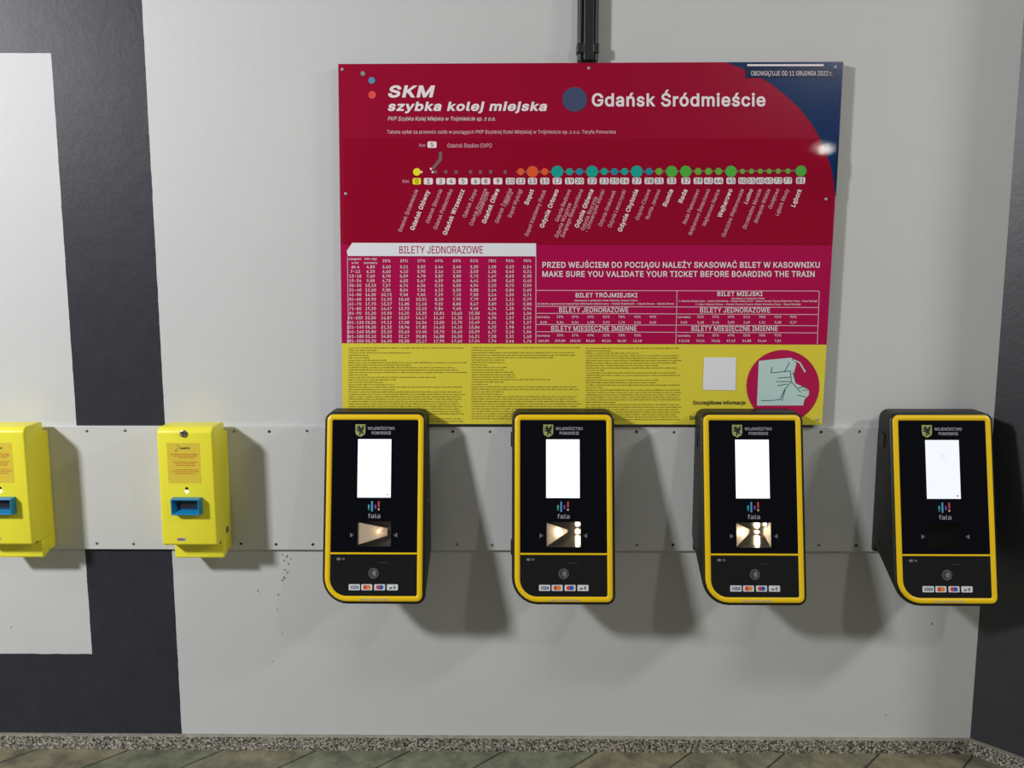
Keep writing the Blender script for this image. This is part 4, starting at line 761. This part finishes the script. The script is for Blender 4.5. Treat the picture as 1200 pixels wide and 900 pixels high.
def validator(cx, label, mode, dim=False):
    r = thing('ticket_validator', (cx, -Y0, ZC-.893), label, 'ticket validator', 'black and yellow card validators')
    # housing
    b = FB()
    back = [(u, -.0180, z+.893) for u, z in outline(-.008, -.800)]
    backw = [(u, -.03, z+.893) for u, z in outline(-.008, -.806)]
    L_ = [back, [FP(u, z, -.010) for u, z in outline(-.008)], [FP(u, z, -.003) for u, z in outline(-.0068)], [FP(u, z, 0) for u, z in outline(-.003)],
          [FP(u, z, .0) for u, z in outline(.012)]]
    b.loops(L_, 'black_plastic', True, False)
    o = b.build('housing', r, auto=38); fix_normals(o); 
    b = MB(); b.box((-.1385, -.0180, .893-.790), (.1385, 0, .893-.4300), 'black_plastic'); b.build('wall_bracket', r, bevel=.002)
    # yellow frame
    b = FB()
    L_ = [[FP(u, z, off) for u, z in outline(i)] for i, off in ((-.0002, .0002), (.0006, .0028), (.0028, .0046), (.0110, .0050), (.0142, .0036), (.0156, .0012))]
    # tighter inner corners
    def inner(ins): return rr(-.137+ins, .137-ins, ZB+ins, ZT-ins, .0045, .0045, .0045, .047, 8)
    L_[-1] = [FP(u, z, .0012) for u, z in inner(.0156)]; L_[-2] = [FP(u, z, .0036) for u, z in inner(.0142)]
    b.loops(L_, 'amber_frame'); o = b.build('yellow_frame', r, auto=50); fix_normals(o)
    if o.data.polygons[0].normal.x > 9: pass
    b = FB(); L_ = []
    for dz, off in ((0, .0012), (.0006, .0040), (.0048, .0040), (.0054, .0012)):
        L_.append([FP(-.1222, -.7506-dz, off), FP(.1222, -.7506-dz, off)])
    b.loops(L_, 'amber_frame', closed=False); b.build('divider_strip', r)
    # upper glass with the reader window cut out
    WX0, WX1, WZ0, WZ1 = -.0487, .0475, -.7345, -.6666
    b = FB(); x0, x1, z0, z1 = -.1222, .1222, -.7506, -.3858
    o4 = [(x0, z0), (x1, z0), (x1, z1), (x0, z1)]; i4 = [(WX0, WZ0), (WX1, WZ0), (WX1, WZ1), (WX0, WZ1)]
    b.loops([[FP(*p, .002) for p in o4], [FP(*p, .002) for p in i4], [FP(*p, -.001) for p in i4]], 'black_glass')
    b.build('front_glass', r)
    b = FB(); b.poly(rr(-.1222, .1222, -.8690, -.7560, .0012, .0012, .004, .046, 8), 'lower_glass', .002)
    b.build('card_reader_panel', r)
    # county crest and lettering
    b = FB()
    b.poly([(-.0565, -.3985), (-.0283, -.3985), (-.0283, -.420), (-.0305, -.4270), (-.0424, -.4335), (-.0543, -.4270), (-.0565, -.420)], 'crest_gold', .0028)
    gr = [(-.0505,-.4015),(-.0470,-.4035),(-.0455,-.4010),(-.0425,-.4040),(-.0440,-.4075),(-.0400,-.4080),(-.0350,-.4020),(-.0310,-.4010),(-.0335,-.4060),(-.0310,-.4100),
          (-.0350,-.4110),(-.0325,-.4160),(-.0375,-.4150),(-.0345,-.4215),(-.0325,-.4260),(-.0380,-.4240),(-.0405,-.4200),(-.0430,-.4290),(-.0465,-.4285),(-.0445,-.4215),
          (-.0470,-.4165),(-.0525,-.4180),(-.0535,-.4150),(-.0480,-.4125),(-.0530,-.4100),(-.0540,-.4060),(-.0480,-.4090),(-.0500,-.4050)]
    b.poly(gr, 'crest_black', .0033); b.build('crest', r)
    b = FB()
    b.txt('WOJEWÓDZTWO', -.0215, -.4135, .0078, 'pale_mark', width=.0765, bold=.012); b.txt('POMORSKIE', .0170, -.4262, .0078, 'pale_mark', width=.0545, align='c', bold=.012)
    b.build('county_lettering', r)
    # screen
    b = FB(); b.rect(-.0484, -.6006, .0457, -.4397, 'screen_light_dim' if dim else 'screen_light', .0028)
    sc_ = b.build('screen', r)
    if dim or mode == 'amber':
        b = FB(); b.dot(.0365, -.5925, .0022, 'dim_mark' if dim else 'badge_grey', .0034)
        b.arcs(.0, -.4875, (.0035, .0070), 30, 330, .0012, 'screen_mark'); b.build('screen_icon', sc_)
    # brand mark: coloured bars over lettering
    b = FB()
    for x, za, zb_, m_ in ((-.0155, -.6300, -.6200, 'bar_teal'), (-.0155, -.6345, -.6318, 'bar_teal'), (-.0065, -.6385, -.6105, 'bar_blue'), (.0030, -.6310, -.6200, 'bar_purple'), (.0125, -.6270, -.6105, 'bar_red'), (.0125, -.6355, -.6300, 'bar_sand')):
        b.rrect(x-.0024, za, x+.0024, zb_, .0012, m_, .003)
    b.txt('fala', -.0175, -.6566, .0118, 'pale_mark', width=.0345)
    b.build('brand_mark', r)
    # barcode reader recess
    def RP(u, z, d): return FP(u, z, -d)
    lit = mode != 'off'
    b = FB(); dp = .032
    rm = 'recess_metal' if lit else 'recess_unlit'  # unlit window: its darkness is put into near-black wall colour
    f4 = [RP(u, z, .001) for u, z in i4]; b4 = [RP(u, z, dp) for u, z in i4]
    b.loops([b4, f4], rm); b.add(b4, [(0, 1, 2, 3)], rm)
    win = b.build('reader_window', r)
    def wx(t_): return WX0+(WX1-WX0)*t_
    def wz(t_): return WZ1+(WZ0-WZ1)*t_
    if lit:
        b = FB()
        if mode == 'amber':
            b.add([RP(wx(.03), wz(.94), .003), RP(wx(.86), wz(.60), .020), RP(wx(.86), wz(.30), .020), RP(wx(.03), wz(.04), .003)], [(0, 1, 2, 3)], 'recess_plate')
        elif mode == 'split':
            b.add([RP(wx(.02), wz(.98), .003), RP(wx(.64), wz(.44), .020), RP(wx(.64), wz(.34), .020), RP(wx(.02), wz(.04), .003)], [(0, 1, 2, 3)], 'recess_plate')
        else:
            b.add([RP(wx(.0), wz(.99), .003), RP(wx(.44), wz(.46), .020), RP(wx(.44), wz(.30), .020), RP(wx(.0), wz(.02), .003)], [(0, 1, 2, 3)], 'recess_plate')
            b.add([RP(wx(1), wz(.99), .003), RP(wx(1), wz(.02), .003), RP(wx(.86), wz(.36), .020), RP(wx(.86), wz(.52), .020)], [(0, 1, 2, 3)], 'recess_plate')
        b.build('reflector', win)
        leds = {'amber': [(.62, .44, .012, .012)], 'split': [(.93, .10, .011, .016), (.93, .42, .012, .014), (.93, .80, .011, .030), (.42, .38, .010, .008)],
                'bright': [(.68, .14, .014, .018), (.68, .42, .012, .008), (.68, .78, .014, .030), (.95, .42, .008, .022), (.92, .12, .008, .010)]}[mode]
        for tx, tz, sw, sh in leds:
            b = FB()
            d_ = .024 if tx > .5 and mode != 'amber' else .010
            pts_ = rr(wx(tx)-sw/2, wx(tx)+sw/2, wz(tz)-sh/2, wz(tz)+sh/2, *(min(sw, sh)*.45,)*4, 4)
            if mode == 'amber': continue
            b.loops([[RP(u, z, d_+.003) for u, z in pts_], [RP(u, z, d_) for u, z in pts_]], 'warm_led', False, True)
            b.build('led', win)
        l = bpy.data.lights.new('reader_lamp', 'POINT'); l.energy = {'amber': .010, 'split': .035, 'bright': .05}[mode]; l.color = (1, .72, .42) if mode == 'amber' else (1, .86, .62)
        l.shadow_soft_size = .002
        lo = bpy.data.objects.new('reader_lamp', l); C.objects.link(lo); lo.parent = win
        lo.location = RP(wx({'amber': .64, 'split': .42, 'bright': .25}[mode]), wz(.42), .004)
    b = FB(); b.poly(i4, 'clear_pane', .0015); b.build('pane', win)
    # guide marks either side
    for sgn, x in ((1, -.0625), (-1, .0610)):
        b = FB()
        b.poly([(x-sgn*.0045, -.6975), (x+sgn*.002, -.7), (x+sgn*.0060, -.7035), (x+sgn*.002, -.7070), (x-sgn*.0045, -.7095)], 'mid_mark', .0028)
        b.arcs(x-sgn*.004, -.7035, (.0045, .0075), -70 if sgn > 0 else 110, 70 if sgn > 0 else 250, .001, 'black_glass', .0032)
        b.build('guide_mark', r)
    # lower panel marks
    b = FB()
    b.rrect(-.1045, -.7708, -.0815, -.7662, .002, 'mid_mark', .0028); b.dot(-.0985, -.7685, .0040, 'mid_mark', .003); b.dot(-.090, -.7685, .0036, 'dim_mark', .0032)
    [b.rect(.0135+k*.0036, -.7795, .0135+k*.0036+(.0026, .0018, .0030)[k % 3], -.7768, 'dim_mark', .003) for k in range(7)]
    b.build('maker_mark', r)
    b = FB()
    b.dot(0, -.807, .0148, 'dim_mark', .0026, 28)
    b.arcs(0, -.807, (.0128,), 0, 360, .0012, 'mid_mark')
    b.arcs(-.0065, -.807, (.004, .0075, .011), -42, 42, .0017, 'pale_mark')
    b.build('contactless_mark', r)
    xs_ = [(-.0690, -.0375), (-.0335, -.0030), (.0025, .0330), (.0380, .0690)]
    zc = -.8450; zl, zh = -.8532, -.8368
    for i, (xa, xb) in enumerate(xs_):
        b = FB(); b.rrect(xa, zl, xb, zh, .0022, 'badge_white', .0028); xm = (xa+xb)/2
        if i == 0: b.txt('VISA', xm, zc-.0040, .0080, 'badge_navy', width=.0235, align='c', bold=.025, shear=.2)
        if i == 1: b.dot(xm-.0040, zc, .0062, 'badge_red', .0031); b.dot(xm+.0042, zc, .0062, 'badge_orange', .0034)
        if i == 2: b.dot(xm-.0040, zc, .0062, 'badge_red', .0031); b.dot(xm+.0042, zc, .0062, 'badge_blue', .0034)
        if i == 3:
            b.arcs(xm+.001, zc, (.002, .0042, .0064), -48, 48, .0011, 'badge_grey')
            b.poly([(xm-.0090, zc-.0045), (xm-.0015, zc-.0035), (xm-.0005, zc-.0005), (xm-.0030, zc+.0010), (xm-.0085, zc-.0010)], 'badge_grey', .0034)
        b.build('payment_badge', r)
    b = FB(); [b.rect(-.036+k*.0034, -.8796, -.036+k*.0034+(.0028, .0022, .0026, .0012)[k % 4], -.8796+(.0034, .0028, .0038)[k % 3], 'pale_mark', .0054) for k in range(24) if k not in (6, 15)]; b.build('base_lettering', r)
    # hinges on the left side and a lock on the right side
    for z in ((-.448, -.760) if mode == 'split' else (-.448,)):
        b = MB(); yy = -dep(z)*.45
        b.box((-.1488, yy-.013, z+.893-.020), (-.1448, yy+.013, z+.893+.020), 'dark_fastener'); b.build('hinge', r, bevel=.001)
    b = MB(); n = 14; z = -.618+.893; yy = -.085
    b.loops([[(.1446+h, yy+q*math.cos(6.283*i/n), z+q*math.sin(6.283*i/n)) for i in range(n)] for h, q in ((0, .006), (.003, .006), (.0035, .004))], 'chrome', False, True)
    o = b.build('lock', r); fix_normals(o)
    return r
validator(-.412, 'black and yellow ticket validator nearest the small yellow ones, its barcode window dimly amber', 'amber')
validator(.120, 'black and yellow ticket validator, its window lit with a bright strip down the right edge', 'split')
validator(.652, 'black and yellow ticket validator below the round map, its barcode window brightly lit all across', 'bright')
validator(1.184, 'black and yellow ticket validator by the dark angled wall, its barcode window unlit', 'off', True)

# ------------------------------------------------------------------ old yellow validators
def punch(cx, label, side_lock):
    r = thing('ticket_punch', (cx, -PD-.0004, ZC-.802), label, 'ticket punch', 'yellow ticket punches')
    K = .802; Y = PD+.0004
    # mounting base: wide back plate with a lower lip
    b = MB()
    b.box((-.0814, -.0290, K-.787), (.0814, 0, K-.432), 'yellow_enamel')
    b.build('back_plate', r, bevel=.004)
    b = MB()
    y1 = -.078+Y
    pr = [(-.0225, K-.700), (y1, K-.700), (y1, K-.802+.004), (y1+.004, K-.802), (-.03, K-.790), (-.0225, K-.786)]
    b.loops([[(-.066, y, z) for y, z in pr], [(.079, y, z) for y, z in pr]], 'yellow_enamel', True, True)
    b.build('lower_housing', r, bevel=.003, auto=40)
    b = MB()
    yf = -.125+Y
    top, bot = K-.404, K-.748
    sec_ = [[(-.0800, -.022, top+.001), (.0800, -.022, top+.001), (.0822, -.022, bot+.0), (-.0822, -.022, bot)],
            [(-.0790, yf+.012, top), (.0790, yf+.012, top), (.0800, yf+.008, bot), (-.0800, yf+.008, bot)],
            [(-.0790, yf, top-.012), (.0790, yf, top-.012), (.0800, yf, bot+.002), (-.0800, yf, bot+.002)]]
    b.loops(sec_, 'yellow_enamel', True, True); o = b.build('cover', r, bevel=.006, auto=45, seg=3)
    # sticker with tiny rows
    yo = yf-.0004
    st_ = MB()
    st_.add([(-.0520, yo, K-.541-.023), (.0410, yo, K-.541-.023), (.0410, yo, K-.448), (-.0520, yo, K-.448)], [(0, 1, 2, 3)], 'sticker_yellow')
    for ln, m_, z, x0, x1, h in ((0, 'green_brown_ink', -.4655, -.013, .013, .0058),):
        v, f = text2d('metro', x0, K+z, h, width=x1-x0, bold=.03, shear=.2); st_.add([(a, yo-.0006, c) for a, c in v], f, 'dark_ink')
    for x, z, q in ((-.021, -.455, .0012), (-.017, -.459, .0015), (-.022, -.464, .0012), (-.026, -.470, .002), (-.0175, -.4675, .0012), (-.0135, -.463, .001)):
        st_.add([(a, yo-.0006, c) for a, c in circ(x, K+z, q, 8)], [tuple(range(8))], 'dark_ink')
    rnd = random.Random(3)
    for z, x0, x1 in ((-.4815, -.041, .029), (-.4865, -.036, .031), (-.4915, -.020, .015), (-.5035, -.036, .027), (-.5085, -.030, .024), (-.5135, -.028, .024), (-.5260, -.030, .022), (-.5315, -.042, .036), (-.5368, -.031, .028)):
        x = x0
        while x < x1:
            for c in range(rnd.randint(3, 9)):
                wd = rnd.uniform(.0008, .0016); hh = rnd.choice([.0016, .0016, .0024])
                st_.add([(x, yo-.0006, K+z), (x+wd, yo-.0006, K+z), (x+wd, yo-.0006, K+z+hh), (x, yo-.0006, K+z+hh)], [(0, 1, 2, 3)], 'red_ink'); x += wd+.0006
            x += .0016
    st_.build('sticker', r)
    # lock
    b = MB(); n = 18; zc_ = K-.4215
    def ring(x, z, rr_, y, n=18): return [(x+rr_*math.cos(6.283*i/n), y, z+rr_*math.sin(6.283*i/n)) for i in range(n)]
    b.loops([ring(-.002, zc_, .0100, yf+.004), ring(-.002, zc_, .0100, yf-.0035), ring(-.002, zc_, .0080, yf-.0042), ring(-.002, zc_, .0062, yf-.0020)], 'screw_metal', False, True)
    lk = b.build('lock', r, auto=40)
    b = MB(); b.box((-.0035, yf-.0026, zc_-.003), (-.0005, yf-.0019, zc_+.003), 'dark_fastener'); b.build('keyhole', lk)
    # indicator
    b = MB(); b.loops([ring(-.001, K-.5795, .0042, yf+.001), ring(-.001, K-.5795, .0042, yf-.0008)], 'lens_black', False, True); b.build('sensor_hole', r)
    b = MB(); b.loops([ring(-.001, K-.5885, .0050, yf+.001), ring(-.001, K-.5885, .0050, yf-.0008), ring(-.001, K-.5885, .0034, yf-.0022)], 'status_led', False, True); b.build('indicator_lamp', r)
    # blue ticket slot bezel
    b = MB(); zt_, zb_ = K-.6055, K-.6525
    def fr4(x0, x1, za, zb2, y): return [(x0, y, za), (x1, y, za), (x1, y, zb2), (x0, y, zb2)]
    b.loops([fr4(-.042, .042, zb_-.001, zt_+.001, yf+.001), fr4(-.0405, .0405, zb_, zt_, yf-.0215), fr4(-.0365, .0365, zb_+.004, zt_-.004, yf-.0215),
             fr4(-.030, .030, zb_+.012, zt_-.010, yf-.004)], 'blue_plastic', True, False)
    sl = b.build('ticket_slot', r, bevel=.0015); fix_normals(sl)
    b = MB(); b.add(fr4(-.030, .030, zb_+.012, zt_-.010, yf-.0038), [(0, 1, 2, 3)], 'blue_plastic_shaded')  # darkness inside the slot painted on flat faces
    b.add(fr4(-.027, .024, zb_+.0190, zt_-.0135, yf-.0042), [(0, 1, 2, 3)], 'slot_black'); b.build('slot_opening', sl)
    # little plate near the bottom
    b = MB(); b.box((-.036, yf-.0008, K-.733), (-.0115, yf+.0005, K-.7245), 'rubber_grey' if False else 'pale_mark')
    b.add([(x, yf-.0010, K+z) for x, z in ((-.035, -.7318), (-.0305, -.7318), (-.0305, -.7257), (-.035, -.7257))], [(0, 1, 2, 3)], 'bar_red')
    v, f = text2d('R&G', -.029, K-.7315, .0055, width=.013, bold=.02); b.add([(a, yf-.0012, c) for a, c in v], f, 'badge_grey')
    b.build('maker_plate', r)
    # side fixings
    xs0 = .0805
    def rx(rad, x, y, z, n=14): return [(x, y+rad*math.cos(6.283*i/n), z+rad*math.sin(6.283*i/n)) for i in range(n)]
    if side_lock:
        b = MB(); b.loops([rx(.010, xs0-.002, -.040, K-.722), rx(.010, xs0+.0025, -.040, K-.722), rx(.008, xs0+.0032, -.040, K-.722)], 'screw_metal', False, True); o = b.build('side_lock', r, auto=40); fix_normals(o)
    for y in (-.093,):
        b = MB(); b.loops([rx(.0030, xs0-.012, y, K-.7445), rx(.0030, xs0+.0008, y, K-.7445)], 'dark_fastener', False, True); fix_normals(b.build('side_screw', r))
    return r
punch(-.948, 'whole yellow wall-mounted ticket punch with round lock, standing over the dark painted stripe', True)
punch(-1.482, 'yellow wall-mounted ticket punch cut off by the left edge of the photo', False)
